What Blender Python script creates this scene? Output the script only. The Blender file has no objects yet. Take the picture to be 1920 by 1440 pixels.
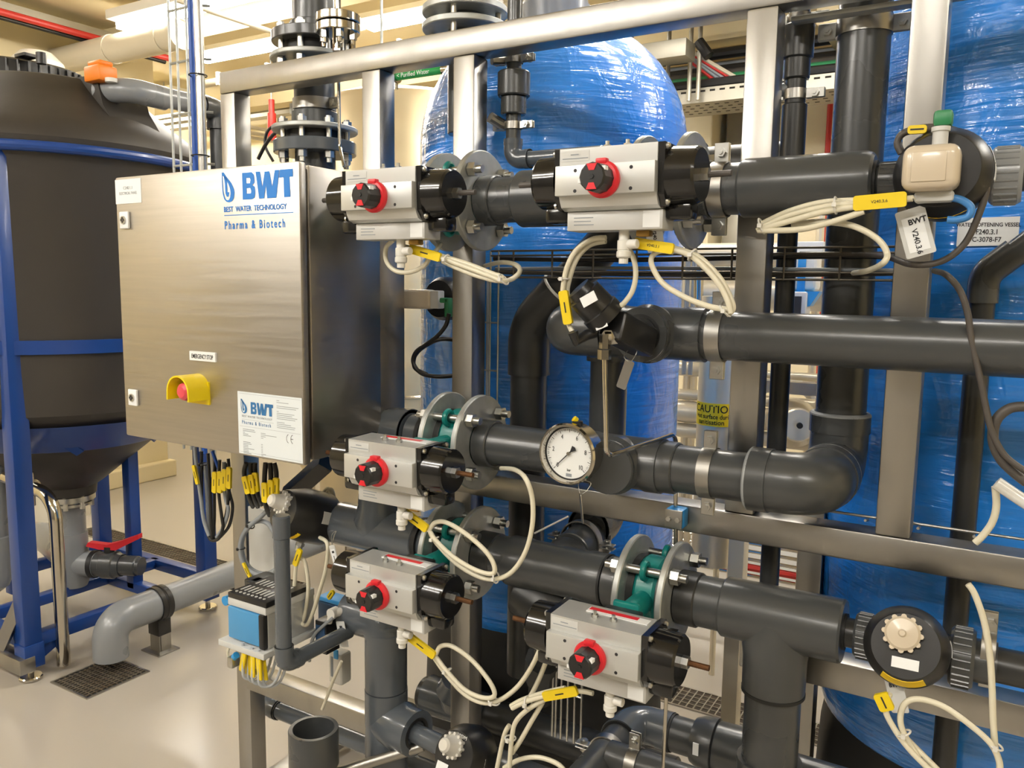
import bpy, bmesh, math, random
from mathutils import Vector, Matrix
random.seed(7)
PI = math.pi
SC = bpy.context.scene
COL = SC.collection

# ---------------------------------------------------------------- camera
FPX = 1530.0
CAM = Vector((0, 0, 1.55))
_y, _p, _r = (math.radians(a) for a in (31.1, 6.96, 0.78))
_fw = Vector((-math.sin(_y)*math.cos(_p), math.cos(_y)*math.cos(_p), -math.sin(_p)))
_rt = Vector((math.cos(_y), math.sin(_y), 0))
_up = _rt.cross(_fw)
_r2 = math.cos(_r)*_rt + math.sin(_r)*_up
_u2 = -math.sin(_r)*_rt + math.cos(_r)*_up
cam_d = bpy.data.cameras.new('camera')
cam_d.sensor_fit = 'HORIZONTAL'; cam_d.sensor_width = 36.0; cam_d.lens = 36.0*FPX/1920.0
cam_d.clip_start = 0.05
cam = bpy.data.objects.new('camera', cam_d); COL.objects.link(cam)
cam.matrix_world = Matrix(((_r2.x, _u2.x, -_fw.x, CAM.x), (_r2.y, _u2.y, -_fw.y, CAM.y), (_r2.z, _u2.z, -_fw.z, CAM.z), (0, 0, 0, 1)))
SC.camera = cam

# ---------------------------------------------------------------- world, exposure
SC.view_settings.view_transform = 'Standard'
SC.view_settings.look = 'None'
SC.view_settings.exposure = 0.0
SC.view_settings.gamma = 1.0
SC.view_settings.use_curve_mapping = False
SC.cycles.max_bounces = 5; SC.cycles.diffuse_bounces = 3; SC.cycles.glossy_bounces = 3; SC.cycles.transmission_bounces = 4; SC.cycles.transparent_max_bounces = 4
SC.cycles.use_adaptive_sampling = True; SC.cycles.adaptive_threshold = 0.05
w = bpy.data.worlds.new('world'); SC.world = w; w.use_nodes = True
w.node_tree.nodes['Background'].inputs[0].default_value = (1.0, 0.93, 0.82, 1)
w.node_tree.nodes['Background'].inputs[1].default_value = 0.05
LAMP = 100.0          # emission strength of the fluorescent diffusers
LAMP_COL = (1.0, 0.955, 0.885)

# ---------------------------------------------------------------- pixel -> place on a known plane
def at(px, py, Y=None, X=None, Z=None):
    d = ((px-960)/FPX)*_r2 - ((py-720)/FPX)*_u2 + _fw
    if Y is not None: t = Y/d.y
    elif X is not None: t = X/d.x
    else: t = (Z-CAM.z)/d.z
    return CAM + d*t

# ---------------------------------------------------------------- mesh helpers
def V(*a): return Vector(a)
def basis(ax):
    ax = Vector(ax).normalized()
    h = Vector((0, 0, 1)) if abs(ax.z) < 0.9 else Vector((1, 0, 0))
    u = h.cross(ax).normalized(); v = ax.cross(u)
    return ax, u, v
def B(): return bmesh.new()
def box(bm, x0, x1, y0, y1, z0, z1, bev=0.0, seg=2, M=None):
    c = Vector(((x0+x1)/2, (y0+y1)/2, (z0+z1)/2))
    mt = Matrix.Translation(c) @ Matrix.Diagonal((abs(x1-x0), abs(y1-y0), abs(z1-z0), 1))
    r = bmesh.ops.create_cube(bm, size=1.0, matrix=(M @ mt) if M else mt)
    if bev > 0:
        es = list({e for v in r['verts'] for e in v.link_edges})
        bmesh.ops.bevel(bm, geom=es, offset=bev, segments=seg, affect='EDGES', profile=0.5)
    return bm
def ring(bm, c, u, v, r, n):
    return [bm.verts.new(c + u*(r*math.cos(2*PI*i/n)) + v*(r*math.sin(2*PI*i/n))) for i in range(n)]
def lathe(bm, p, ax, prof, n=28):
    """prof: (distance along the axis, radius)"""
    p = Vector(p); ax, u, v = basis(ax)
    prev = None
    for t, r in prof:
        c = p + ax*t
        cur = [bm.verts.new(c)] if r <= 1e-6 else ring(bm, c, u, v, r, n)
        if prev is not None:
            if len(prev) == 1 and len(cur) > 1:
                for i in range(n): bm.faces.new((prev[0], cur[(i+1) % n], cur[i]))
            elif len(cur) == 1 and len(prev) > 1:
                for i in range(n): bm.faces.new((prev[i], prev[(i+1) % n], cur[0]))
            elif len(cur) > 1:
                for i in range(n): bm.faces.new((prev[i], prev[(i+1) % n], cur[(i+1) % n], cur[i]))
        prev = cur
    return bm
def cyl(bm, p0, p1, r, r1=None, n=24, ch=0.0):
    p0, p1 = Vector(p0), Vector(p1); L = (p1-p0).length; r1 = r if r1 is None else r1
    if ch > 0: prof = [(0, 0), (0, r-ch), (ch, r), (L-ch, r1), (L, r1-ch), (L, 0)]
    else: prof = [(0, 0), (0, r), (L, r1), (L, 0)]
    return lathe(bm, p0, p1-p0, prof, n)
def shell(bm, p0, p1, ro, ri, n=28):
    p0, p1 = Vector(p0), Vector(p1); L = (p1-p0).length
    return lathe(bm, p0, p1-p0, [(0, ri), (0, ro), (L, ro), (L, ri), (0, ri)], n)
def hexa(bm, p0, p1, r):
    return cyl(bm, p0, p1, r, n=6)
def tube(bm, pts, r, n=10, cap=True):
    pts = [Vector(p) for p in pts]
    t0 = (pts[1]-pts[0]).normalized(); _, u, v = basis(t0)
    prev = None
    for i, p in enumerate(pts):
        t = (pts[min(i+1, len(pts)-1)]-pts[max(i-1, 0)])
        if t.length < 1e-9: continue
        t.normalize()
        u = (u - t*u.dot(t)).normalized(); v = t.cross(u)
        rr = r(i/(len(pts)-1)) if callable(r) else r
        cur = ring(bm, p, u, v, rr, n)
        if prev:
            for k in range(n): bm.faces.new((prev[k], prev[(k+1) % n], cur[(k+1) % n], cur[k]))
        elif cap: bm.faces.new(list(reversed(cur)))
        prev = cur
    if cap: bm.faces.new(prev)
    return bm
def bend(pts, rad, seg=8):
    """polyline with rounded corners"""
    pts = [Vector(p) for p in pts]; out = [pts[0]]
    for i in range(1, len(pts)-1):
        a, b, c = pts[i-1], pts[i], pts[i+1]
        d0 = (a-b).normalized(); d1 = (c-b).normalized()
        ang = d0.angle(d1)
        if ang > PI-0.02: out.append(b); continue
        l = min(rad/math.tan(ang/2), (a-b).length*0.499, (c-b).length*0.499)
        rr = l*math.tan(ang/2)
        ctr = b + (d0+d1).normalized()*(rr/math.sin(ang/2))
        s = b+d0*l-ctr; e = b+d1*l-ctr
        for k in range(seg+1):
            om = s.angle(e); f = k/seg
            out.append(ctr+(s*math.sin((1-f)*om)+e*math.sin(f*om))/math.sin(om))
    out.append(pts[-1]); return out
def spline(pts, per=8, closed=False):
    P = [Vector(p) for p in pts]; n = len(P); out = []
    for i in range(n-1):
        p0 = P[max(i-1, 0)]; p1 = P[i]; p2 = P[i+1]; p3 = P[min(i+2, n-1)]
        for k in range(per):
            t = k/per
            out.append(0.5*((2*p1)+(p2-p0)*t+(2*p0-5*p1+4*p2-p3)*t*t+(3*p1-p0-3*p2+p3)*t**3))
    out.append(P[-1]); return out
def torus(bm, c, ax, R, r, n=36, m=10, a0=0.0, a1=2*PI):
    c = Vector(c); ax, u, v = basis(ax)
    full = abs(a1-a0-2*PI) < 1e-6; k = n if full else n+1; rows = []
    for i in range(k):
        a = a0+(a1-a0)*i/n; d = u*math.cos(a)+v*math.sin(a)
        rows.append([bm.verts.new(c+d*(R+r*math.cos(2*PI*j/m))+ax*(r*math.sin(2*PI*j/m))) for j in range(m)])
    for i in range(n):
        A, Bq = rows[i], rows[(i+1) % k]
        for j in range(m): bm.faces.new((A[j], Bq[j], Bq[(j+1) % m], A[(j+1) % m]))
    return bm
def prism(bm, poly, o, u, v, th):
    """polygon in the plane (o,u,v) made solid: th along u x v (towards the viewer of the plane)"""
    o, u, v = Vector(o), Vector(u).normalized(), Vector(v).normalized(); n = u.cross(v)
    a = [bm.verts.new(o+u*x+v*y) for x, y in poly]; b = [bm.verts.new(o+u*x+v*y+n*th) for x, y in poly]
    bm.faces.new(list(reversed(a))); bm.faces.new(b)
    k = len(poly)
    for i in range(k): bm.faces.new((a[i], a[(i+1) % k], b[(i+1) % k], b[i]))
    return bm
def rrect(w, h, r, seg=4):
    out = []
    for cx, cy, a in ((w/2-r, h/2-r, 0), (-w/2+r, h/2-r, PI/2), (-w/2+r, -h/2+r, PI), (w/2-r, -h/2+r, 1.5*PI)):
        for k in range(seg+1):
            t = a+PI/2*k/seg; out.append((cx+r*math.cos(t), cy+r*math.sin(t)))
    return out

# ---------------------------------------------------------------- scene objects
ROOT = {}
def origin_of(o):
    while o.parent: o = o.parent
    return o.location
def obj(name, bm, m, parent=None, smooth=28, label=None):
    bmesh.ops.recalc_face_normals(bm, faces=bm.faces)
    if parent is not None: bmesh.ops.translate(bm, verts=bm.verts, vec=-origin_of(parent))
    me = bpy.data.meshes.new(name); bm.to_mesh(me); bm.free()
    if smooth:
        me.shade_smooth()
        me.set_sharp_from_angle(angle=math.radians(smooth))
    me.materials.append(M[m] if isinstance(m, str) else m)
    o = bpy.data.objects.new(name, me); COL.objects.link(o)
    if parent is not None: o.parent = parent
    if label: o['label'] = label
    return o
def tag(o, label, cat, group=None):
    o['label'] = label; o['category'] = cat
    if group: o['group'] = group
    return o
def thing(name, label, cat, loc=(0, 0, 0), group=None):
    o = bpy.data.objects.new(name, None); COL.objects.link(o)
    o.empty_display_size = 0.03; o.location = Vector(loc)
    return tag(o, label, cat, group)
def single(name, bm, m, label, cat, group=None, smooth=28):
    c = Vector((0, 0, 0)); zs = min(v.co.z for v in bm.verts); k = 0
    for v in bm.verts: c += v.co; k += 1
    c /= k; c.z = zs
    bmesh.ops.translate(bm, verts=bm.verts, vec=-c)
    o = obj(name, bm, m, None, smooth); o.location = c
    return tag(o, label, cat, group)
def struct(name, bm, m, parent=None, smooth=0):
    o = obj(name, bm, m, parent, smooth)
    if parent is None: o['kind'] = 'structure'
    return o
def copy_tree(o, parent=None):
    c = o.copy(); COL.objects.link(c); c.parent = parent
    for ch in list(o.children): copy_tree(ch, c)
    return c
def text(s, size, o, u, v, m, parent, name='lettering', bold=0.0, align='LEFT', th=0.0003, sx=1.0, space=1.0):
    """flat print: o = baseline start, u = reading direction, v = up"""
    cu = bpy.data.curves.new('t', 'FONT'); cu.body = s; cu.size = size; cu.align_x = align
    cu.offset = bold; cu.space_character = space; cu.resolution_u = 3; cu.extrude = th/2
    t = bpy.data.objects.new('t', cu)
    me = bpy.data.meshes.new_from_object(t); me.name = name
    bpy.data.objects.remove(t); bpy.data.curves.remove(cu)
    u, v = Vector(u).normalized(), Vector(v).normalized(); n = u.cross(v)
    o = Vector(o)-origin_of(parent)
    for q in me.vertices: q.co = o+u*(q.co.x*sx)+v*q.co.y+n*(q.co.z+th/2)
    me.materials.clear(); me.materials.append(M[m])
    ob = bpy.data.objects.new(name, me); COL.objects.link(ob); ob.parent = parent
    return ob

# ---------------------------------------------------------------- materials
M = {}
def lin(c):
    if isinstance(c, str):
        c = tuple(int(c[i:i+2], 16)/255 for i in (0, 2, 4))
    return tuple(x/12.92 if x <= 0.04045 else ((x+0.055)/1.055)**2.4 for x in c)
def mat(name, col, rough=0.5, metal=0.0, var=0.0, col2=None, scale=(8, 8, 8), bump=0.0, bscale=None, rvar=0.0, spec=0.5, coat=0.0, trans=0.0, alpha=1.0, emit=None, estr=0.0, detail=4, aniso=0.0):
    m = bpy.data.materials.new(name); m.use_nodes = True; M[name] = m
    nt = m.node_tree; b = nt.nodes['Principled BSDF']
    c = lin(col); b.inputs['Base Color'].default_value = (*c, 1)
    b.inputs['Roughness'].default_value = rough; b.inputs['Metallic'].default_value = metal
    b.inputs['Specular IOR Level'].default_value = spec
    b.inputs['Coat Weight'].default_value = coat; b.inputs['Coat Roughness'].default_value = 0.08
    b.inputs['Transmission Weight'].default_value = trans; b.inputs['Alpha'].default_value = alpha
    b.inputs['Anisotropic'].default_value = aniso
    if emit:
        b.inputs['Emission Color'].default_value = (*emit, 1); b.inputs['Emission Strength'].default_value = estr
    if var > 0 or bump > 0 or rvar > 0:
        tc = nt.nodes.new('ShaderNodeTexCoord'); mp = nt.nodes.new('ShaderNodeMapping')
        mp.inputs['Scale'].default_value = scale
        nt.links.new(tc.outputs['Object'], mp.inputs['Vector'])
        nz = nt.nodes.new('ShaderNodeTexNoise'); nz.inputs['Scale'].default_value = 1.0; nz.inputs['Detail'].default_value = detail
        nt.links.new(mp.outputs[0], nz.inputs['Vector'])
        if var > 0:
            mx = nt.nodes.new('ShaderNodeMix'); mx.data_type = 'RGBA'
            rp = nt.nodes.new('ShaderNodeMapRange'); rp.inputs[1].default_value = 0.3; rp.inputs[2].default_value = 0.7; rp.inputs[4].default_value = var
            nt.links.new(nz.outputs[0], rp.inputs[0]); nt.links.new(rp.outputs[0], mx.inputs[0])
            c2 = lin(col2) if col2 else tuple(x*0.6 for x in c)
            mx.inputs[6].default_value = (*c, 1); mx.inputs[7].default_value = (*c2, 1)
            nt.links.new(mx.outputs[2], b.inputs['Base Color'])
        if rvar > 0:
            rr = nt.nodes.new('ShaderNodeMapRange'); rr.inputs[1].default_value = 0.3; rr.inputs[2].default_value = 0.7
            rr.inputs[3].default_value = max(rough-rvar, 0.02); rr.inputs[4].default_value = min(rough+rvar, 1)
            nt.links.new(nz.outputs[0], rr.inputs[0]); nt.links.new(rr.outputs[0], b.inputs['Roughness'])
        if bump > 0:
            bp = nt.nodes.new('ShaderNodeBump'); bp.inputs['Strength'].default_value = bump; bp.inputs['Distance'].default_value = 0.01
            src = nz
            if bscale:
                mp2 = nt.nodes.new('ShaderNodeMapping'); mp2.inputs['Scale'].default_value = bscale
                nt.links.new(tc.outputs['Object'], mp2.inputs['Vector'])
                src = nt.nodes.new('ShaderNodeTexNoise'); src.inputs['Scale'].default_value = 1.0; src.inputs['Detail'].default_value = 3
                nt.links.new(mp2.outputs[0], src.inputs['Vector'])
            nt.links.new(src.outputs[0], bp.inputs['Height']); nt.links.new(bp.outputs[0], b.inputs['Normal'])
    return m
mat('floor_resin', 'b3aca1', 0.22, var=0.25, col2='a8a095', scale=(1.3, 1.3, 1), rvar=0.05)
mat('wall_paint', 'e3d5ad', 0.75, var=0.25, col2='d6c59a', scale=(1.5, 1.5, 1.5))
mat('ceiling_paint', 'dfcfa6', 0.85, var=0.2, col2='d3c196', scale=(1, 1, 1))
mat('block_paint', 'e2d5b3', 0.7, var=0.3, col2='cfc199', scale=(3, 3, 3), bump=0.15, bscale=(30, 30, 30))
mat('wall_dark', '77726a', 0.7, var=0.3, col2='69645c', scale=(1, 1, 1))
mat('stainless', 'acaaa5', 0.36, 1.0, var=0.3, col2='94918b', scale=(14, 14, 5), rvar=0.07, bump=0.02, bscale=(120, 120, 20))
mat('brushed', 'b9b4ab', 0.44, 1.0, var=0.22, col2='a8a299', scale=(4, 4, 120), rvar=0.07, bump=0.012, bscale=(10, 10, 900))
mat('brushed_side', 'b9b3a9', 0.36, 1.0, var=0.15, col2='a39d93', scale=(5, 6, 60), rvar=0.04)
mat('polished', 'c9c4ba', 0.14, 1.0, var=0.12, col2='a8a298', scale=(20, 20, 20))
mat('zinc', 'b9bbb8', 0.5, 0.75, var=0.55, col2='979c9b', scale=(22, 22, 22), rvar=0.12, detail=6)
mat('zinc_bright', 'c6c6c2', 0.3, 1.0, var=0.3, col2='9b9a96', scale=(60, 60, 60))
mat('rusty_rod', '6e4a2c', 0.6, 0.7, var=0.6, col2='3a2c22', scale=(90, 90, 90))
mat('pvc_dark', '434546', 0.28, var=0.3, col2='3d3f40', scale=(6, 6, 6), rvar=0.012, coat=0.08)
mat('pvc_black', '2f3030', 0.32, var=0.25, col2='2a2b2b', scale=(6, 6, 6), rvar=0.012)
mat('pvc_mid', '555b62', 0.2, var=0.3, col2='50565d', scale=(5, 5, 5), rvar=0.01, coat=0.25)
mat('pvc_light', '878a8d', 0.28, var=0.3, col2='808386', scale=(5, 5, 5), rvar=0.01, coat=0.1)
mat('pvc_line', '8f9293', 0.5)
mat('tray_wire', '6f6a62', 0.42, 0.9)
mat('rubber', '18191a', 0.55)
mat('black_plastic', '1b1b1c', 0.36, var=0.2, col2='242425', scale=(30, 30, 30), rvar=0.06)
mat('black_gloss', '131314', 0.16, var=0.15, col2='1e1e1f', scale=(25, 25, 25), rvar=0.06, coat=0.3)
mat('anodised', 'cbccca', 0.42, 0.5, var=0.12, col2='bfc0be', scale=(6, 60, 60), rvar=0.05)
mat('anodised_block', 'c3c3c1', 0.5, 0.3, var=0.1, col2='b6b6b4', scale=(6, 30, 30))
mat('red_plastic', 'd8222f', 0.38)
mat('red_knob', 'e0505c', 0.3, coat=0.2)
mat('red_paint', 'c03028', 0.45)
mat('teal', '0a7a74', 0.35, var=0.3, col2='0b625e', scale=(30, 30, 30), coat=0.15)
mat('white_plastic', 'dcdad3', 0.4)
mat('hose', 'dbd5bf', 0.35, spec=0.6)
mat('hose_grey', 'b7bcc2', 0.4)
mat('cable_black', '1d1c1b', 0.45)
mat('cable_brown', '4b4642', 0.5)
mat('cable_grey', '8d9296', 0.45)
mat('cable_blue', '1c4fa6', 0.4)
mat('hose_blue', '3f7fc0', 0.35)
mat('yellow_tag', 'e6c916', 0.4)
mat('yellow_plastic', 'ecd20a', 0.35, coat=0.1)
mat('yellow_label', 'f6cf10', 0.45)
mat('orange_plastic', 'ee8212', 0.4)
mat('label_white', 'e9ebec', 0.45)
mat('label_blue_white', 'dfe6ea', 0.45)
mat('label_grey', 'c9cac8', 0.5)
mat('print_black', '26262a', 0.6)
mat('print_grey', '8f959b', 0.6)
mat('print_blue', '1c7ad2', 0.5)
mat('print_dark_blue', '2f6ea6', 0.5)
mat('print_white', 'eef0ee', 0.5)
mat('blue_paint', '173f87', 0.33, var=0.2, col2='123168', scale=(6, 6, 6), coat=0.1)
mat('tank_black', '36322d', 0.5, var=0.35, col2='2c2824', scale=(4, 4, 3), rvar=0.08)
mat('tank_white', 'dbd6c8', 0.4)
mat('steel_tank', 'd8c8a4', 0.34, 0.6, var=0.15, col2='cdbb94', scale=(2, 2, 10), rvar=0.06)
mat('green_label', '1f9a4c', 0.4)
mat('green_plastic', '2f7f52', 0.4)
mat('clear_plastic', 'f6f3ea', 0.18, spec=0.8, alpha=0.7)
mat('steel_warm', 'ded3bb', 0.3, 0.35, var=0.3, col2='c9bb9d', scale=(20, 20, 1))
mat('milky_plastic', 'd9cbb4', 0.25, trans=0.12, coat=0.2)
mat('sky_blue_plastic', '2f8fd0', 0.4)
mat('festo_blue', '4b93c8', 0.45)
mat('dark_blue_part', '20466e', 0.4)
mat('tray_zinc', 'a19c8e', 0.5, 0.6, var=0.3, col2='8d887b', scale=(10, 10, 10))
mat('grate_steel', '7f776a', 0.55, 0.5, var=0.6, col2='5a4630', scale=(14, 14, 14))
mat('grate_dark', '3a342c', 0.8, var=0.5, col2='4a3624', scale=(8, 8, 8))
mat('hole_shade', '1a1714', 0.9)  # dark colour standing in for the shade inside holes
mat('insulation', 'c9bfa8', 0.6, var=0.2, col2='b9ae95', scale=(5, 5, 5))
mat('lamp', 'ffffff', 0.4, emit=LAMP_COL, estr=LAMP)
mat('lamp_dim', 'ffffff', 0.4, emit=LAMP_COL, estr=LAMP*0.55)
mat('lamp_body', 'e8e4d8', 0.5)
mat('gauge_face', 'e9ebea', 0.5)
mat('dark_rubber_seal', '2b211b', 0.6)
mat('cabinet_grey', 'c4c4c4', 0.5)
mat('brass', 'a8854a', 0.35, 1.0)
# wrapped tank: glossy stretch film over blue, wrinkled around the girth
def film(name, col, col2):
    m = mat(name, col, 0.3, var=0.5, col2=col2, scale=(1.2, 1.2, 9), coat=0.9)
    nt = m.node_tree; b = nt.nodes['Principled BSDF']; b.inputs['Coat Roughness'].default_value = 0.06
    tc = nt.nodes.new('ShaderNodeTexCoord')
    def nz(sc, dt, ds):
        mp = nt.nodes.new('ShaderNodeMapping'); mp.inputs['Scale'].default_value = sc
        n = nt.nodes.new('ShaderNodeTexNoise'); n.inputs['Scale'].default_value = 1.0; n.inputs['Detail'].default_value = dt; n.inputs['Distortion'].default_value = ds
        nt.links.new(tc.outputs['Object'], mp.inputs['Vector']); nt.links.new(mp.outputs[0], n.inputs['Vector']); return n
    a = nz((4, 4, 45), 3, 0.6); c = nz((16, 16, 10), 3, 0.8)
    ad = nt.nodes.new('ShaderNodeMath'); ad.operation = 'ADD'
    nt.links.new(a.outputs[0], ad.inputs[0]); nt.links.new(c.outputs[0], ad.inputs[1])
    bp = nt.nodes.new('ShaderNodeBump'); bp.inputs['Strength'].default_value = 0.7; bp.inputs['Distance'].default_value = 0.012
    nt.links.new(ad.outputs[0], bp.inputs['Height']); nt.links.new(bp.outputs[0], b.inputs['Coat Normal'])
    bp2 = nt.nodes.new('ShaderNodeBump'); bp2.inputs['Strength'].default_value = 0.4; bp2.inputs['Distance'].default_value = 0.012
    nt.links.new(ad.outputs[0], bp2.inputs['Height']); nt.links.new(bp2.outputs[0], b.inputs['Normal'])
    return m
film('blue_film', '268cf0', '1f7cde')

# ---------------------------------------------------------------- the room
CEIL = 3.25
struct('floor', box(B(), -9.2, 3.5, -3.6, 5.8, -0.1, 0), 'floor_resin')
struct('ceiling', box(B(), -9.2, 3.5, -3.6, 5.8, CEIL, CEIL+0.1), 'ceiling_paint')
struct('wall_left', box(B(), -5.75, -5.65, -3.6, 4.06, 0, CEIL), 'wall_paint')
struct('wall_back', box(B(), -9.2, 3.5, 5.6, 5.8, 0, CEIL), 'block_paint')
struct('wall_far_left', box(B(), -9.2, -9.1, 4.06, 5.6, 0, CEIL), 'wall_paint')
struct('wall_side', box(B(), -9.2, -5.75, 3.96, 4.06, 0, CEIL), 'wall_paint')
struct('wall_right', box(B(), 3.4, 3.5, -3.6, 5.6, 0, CEIL), 'wall_paint')
struct('wall_front', box(B(), -5.65, 3.4, -3.6, -3.5, 0, CEIL), 'wall_dark')  # unseen wall, coloured dark so the metal posts reflect less light
struct('baseboard_left', box(B(), -5.65, -5.57, -3.5, 4.08, 0, 0.13, 0.01), 'wall_paint')
struct('trim_1', box(B(), -5.65, 3.4, 3.55, 3.68, 3.06, CEIL), 'ceiling_paint')
struct('trim_2', box(B(), -5.65, 3.4, 4.75, 4.9, 2.95, CEIL), 'ceiling_paint')

# ---------------------------------------------------------------- fluorescent lights (the only lamps; several unseen ones are added as fill)
def light(x0, x1, y, z, label, ch=CEIL, m='lamp'):
    t = thing('fluorescent_light', label, 'light', ((x0+x1)/2, y, z), 'fluorescent ceiling lights')
    b = B(); box(b, x0, x1, y-0.095, y+0.095, z+0.030, z+0.085, 0.004); obj('housing', b, 'lamp_body', t)
    b = B(); box(b, x0+0.015, x1-0.015, y-0.036, y+0.036, z-0.012, z+0.035); obj('diffuser', b, m, t)
    for s in (x0+0.2, x1-0.2):
        b = B(); cyl(b, (s, y, z+0.07), (s, y, ch), 0.005, n=8); obj('hanger_rod', b, 'zinc', t)
    return t
light(-4.86, -3.42, 3.27, 3.10, 'bright fluorescent light over the black tank, behind the wire cable ladder', m='lamp_dim')
light(-4.98, -3.55, 3.97, 3.08, 'fluorescent light behind the stand of the left end post', m='lamp_dim')
light(-3.45, -2.55, 3.97, 3.08, 'short fluorescent light just right of the tall flanged riser', m='lamp_dim')
light(-5.2, -3.8, -1.0, 3.12, 'added fluorescent light over the left aisle, out of view')  # unseen lamp added to light the left wall and the panel door
light(-5.2, -4.0, 1.6, 3.12, 'added fill light over the left end of the black tank', m='lamp_dim')  # added out of view to brighten the left floor and the tank
light(-3.2, -1.7, -1.0, 3.12, 'fluorescent light over the floor in front of the panel')
light(-0.9, 0.4, -1.6, 3.12, 'added light behind the photographer')  # unseen lamp, added to even out brightness from top to bottom
light(1.0, 2.5, -0.8, 3.12, 'added fill light over the right aisle')  # unseen, put in as fill to lift the shadows
light(-3.6, -2.1, -2.3, 3.12, 'added light far behind the photographer on the left')  # another unseen lamp of the back row, added for even light
light(-1.9, -0.4, 3.3, 3.14, 'fluorescent light over the rear of the blue tanks')
light(-1.3, 0.1, 2.3, 3.16, 'added fill light above the gap between the blue tanks', m='lamp_dim')  # unseen, added to brighten the caution label and the gap
light(0.6, 2.1, 3.3, 3.14, 'fluorescent light over the far right corner')
light(-7.6, -6.2, 4.7, 3.1, 'fluorescent light of the side bay')
# ---------------------------------------------------------------- stainless skid frame
T = 0.055; YF = 1.5; YB = YF+T
frame = thing('skid_frame', 'brushed stainless square tube frame carrying the valves, pipes and panel', 'frame', (-0.9, 1.53, 0))
POSTX = {'A': -1.815, 'B': -1.325, 'C': -1.065, 'D': -0.432, 'E': -0.168}
TOPZ = (2.036, 2.092)
for k, x in POSTX.items():
    b = B(); box(b, x, x+T, YF, YB, 1.129 if k in 'DE' else 0.03, TOPZ[0] if k != 'E' else 2.9, 0.004); obj('post', b, 'stainless', frame)
b = B(); box(b, -1.815, 0.75, YF-0.0005, YB+0.0005, *TOPZ, 0.004); obj('top_beam', b, 'stainless', frame)
b = B(); box(b, -1.06, 0.75, YF-0.0005, YB+0.0005, 1.075, 1.129, 0.004); obj('middle_beam', b, 'stainless', frame)
b = B(); box(b, -1.775, -0.42, YF-0.0005, YB+0.0005, 0.395, 0.45, 0.004); obj('lower_beam', b, 'stainless', frame)
b = B(); box(b, -0.39, 0.75, YF-0.0005, YB+0.0005, 0.83, 0.885, 0.004); obj('lower_beam', b, 'stainless', frame)
b = B(); box(b, -1.815, 0.75, YF+0.62, YB+0.62, 0.03, 0.085, 0.004); obj('rear_beam', b, 'stainless', frame)
for x in (-1.815, -0.168):
    b = B(); box(b, x, x+T, YB, YF+0.62, 0.03, 0.085, 0.004); obj('base_beam', b, 'stainless', frame)
for k in ('A', 'B', 'C'):
    b = B(); x = POSTX[k]+T/2; cyl(b, (x, YF+T/2, 0.012), (x, YF+T/2, 0.03), 0.012); cyl(b, (x, YF+T/2, 0), (x, YF+T/2, 0.012), 0.04)
    obj('levelling_foot', b, 'polished', frame)
# strut channel behind the top beam, holding the pipe clamps
b = B(); box(b, -0.37, 0.2, YB+0.002, YB+0.03, 2.022, 2.031, 0.002); obj('clamp_rail', b, 'zinc', frame)

# ---------------------------------------------------------------- electrical panel
BX0, BX1, BZ0, BZ1, BY = -1.768, -1.184, 1.182, 1.780, 1.16
panel = thing('electrical_panel', 'brushed stainless electrical panel box with blue printed logo and emergency stop', 'electrical box', ((BX0+BX1)/2, 1.3, BZ0))
b = B(); box(b, BX0+0.012, BX1-0.002, BY+0.026, 1.40, BZ0+0.006, BZ1-0.004, 0.004); obj('cabinet_body', b, 'brushed_side', panel)
b = B(); box(b, BX0+0.02, BX1-0.012, 1.40, 1.497, BZ0+0.004, BZ1-0.004, 0.003); obj('rear_return', b, 'brushed_side', panel)
b = B(); box(b, BX0+0.01, BX1-0.008, BY+0.018, BY+0.028, BZ0+0.01, BZ1-0.01, 0.002); obj('door_seal', b, 'dark_rubber_seal', panel)
door = B(); box(door, BX0, BX1, BY, BY+0.02, BZ0, BZ1, 0.005, 2); door = obj('door', door, 'brushed', panel)
FU, FV = V(1, 0, 0), V(0, 0, 1)
def on_door(px, py, off=0.0): return at(px, py, Y=BY-off)
def plate(name, x0, x1, z0, z1, m, par, th=0.0006, y=BY, bev=0, label=None):
    b = B(); box(b, x0, x1, y-th, y, z0, z1, bev); return obj(name, b, m, par, label=label)
# two key locks
for px, py in ((236, 413), (252, 745)):
    c = on_door(px, py); b = B(); box(b, c.x-0.016, c.x+0.016, BY-0.006, BY, c.z-0.019, c.z+0.019, 0.002); lk = obj('key_lock', b, 'label_white', door, label='small white square key lock plate')
    b = B(); cyl(b, (c.x, BY-0.009, c.z), (c.x, BY-0.006, c.z), 0.009, n=20); obj('key_lock_core', b, 'zinc_bright', door)
    for dx, dz in ((0, 0.004), (0, -0.004), (0.004, 0), (-0.004, 0)):
        b = B(); cyl(b, (c.x+dx, BY-0.0097, c.z+dz), (c.x+dx, BY-0.009, c.z+dz), 0.0028, n=10); obj('key_slot', b, 'print_black', door)
# paper label top left
pl = plate('name_label', -1.766, -1.672, 1.720, 1.774, 'label_white', door, label='white paper label at the top left corner')
text('C240.1.1', 0.0095, (-1.719, BY-0.0007, 1.7515), FU, FV, 'print_grey', door, align='CENTER')
text('ELECTRICAL PANEL', 0.0088, (-1.719, BY-0.0007, 1.740), FU, FV, 'print_grey', door, align='CENTER', sx=0.85)
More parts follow.
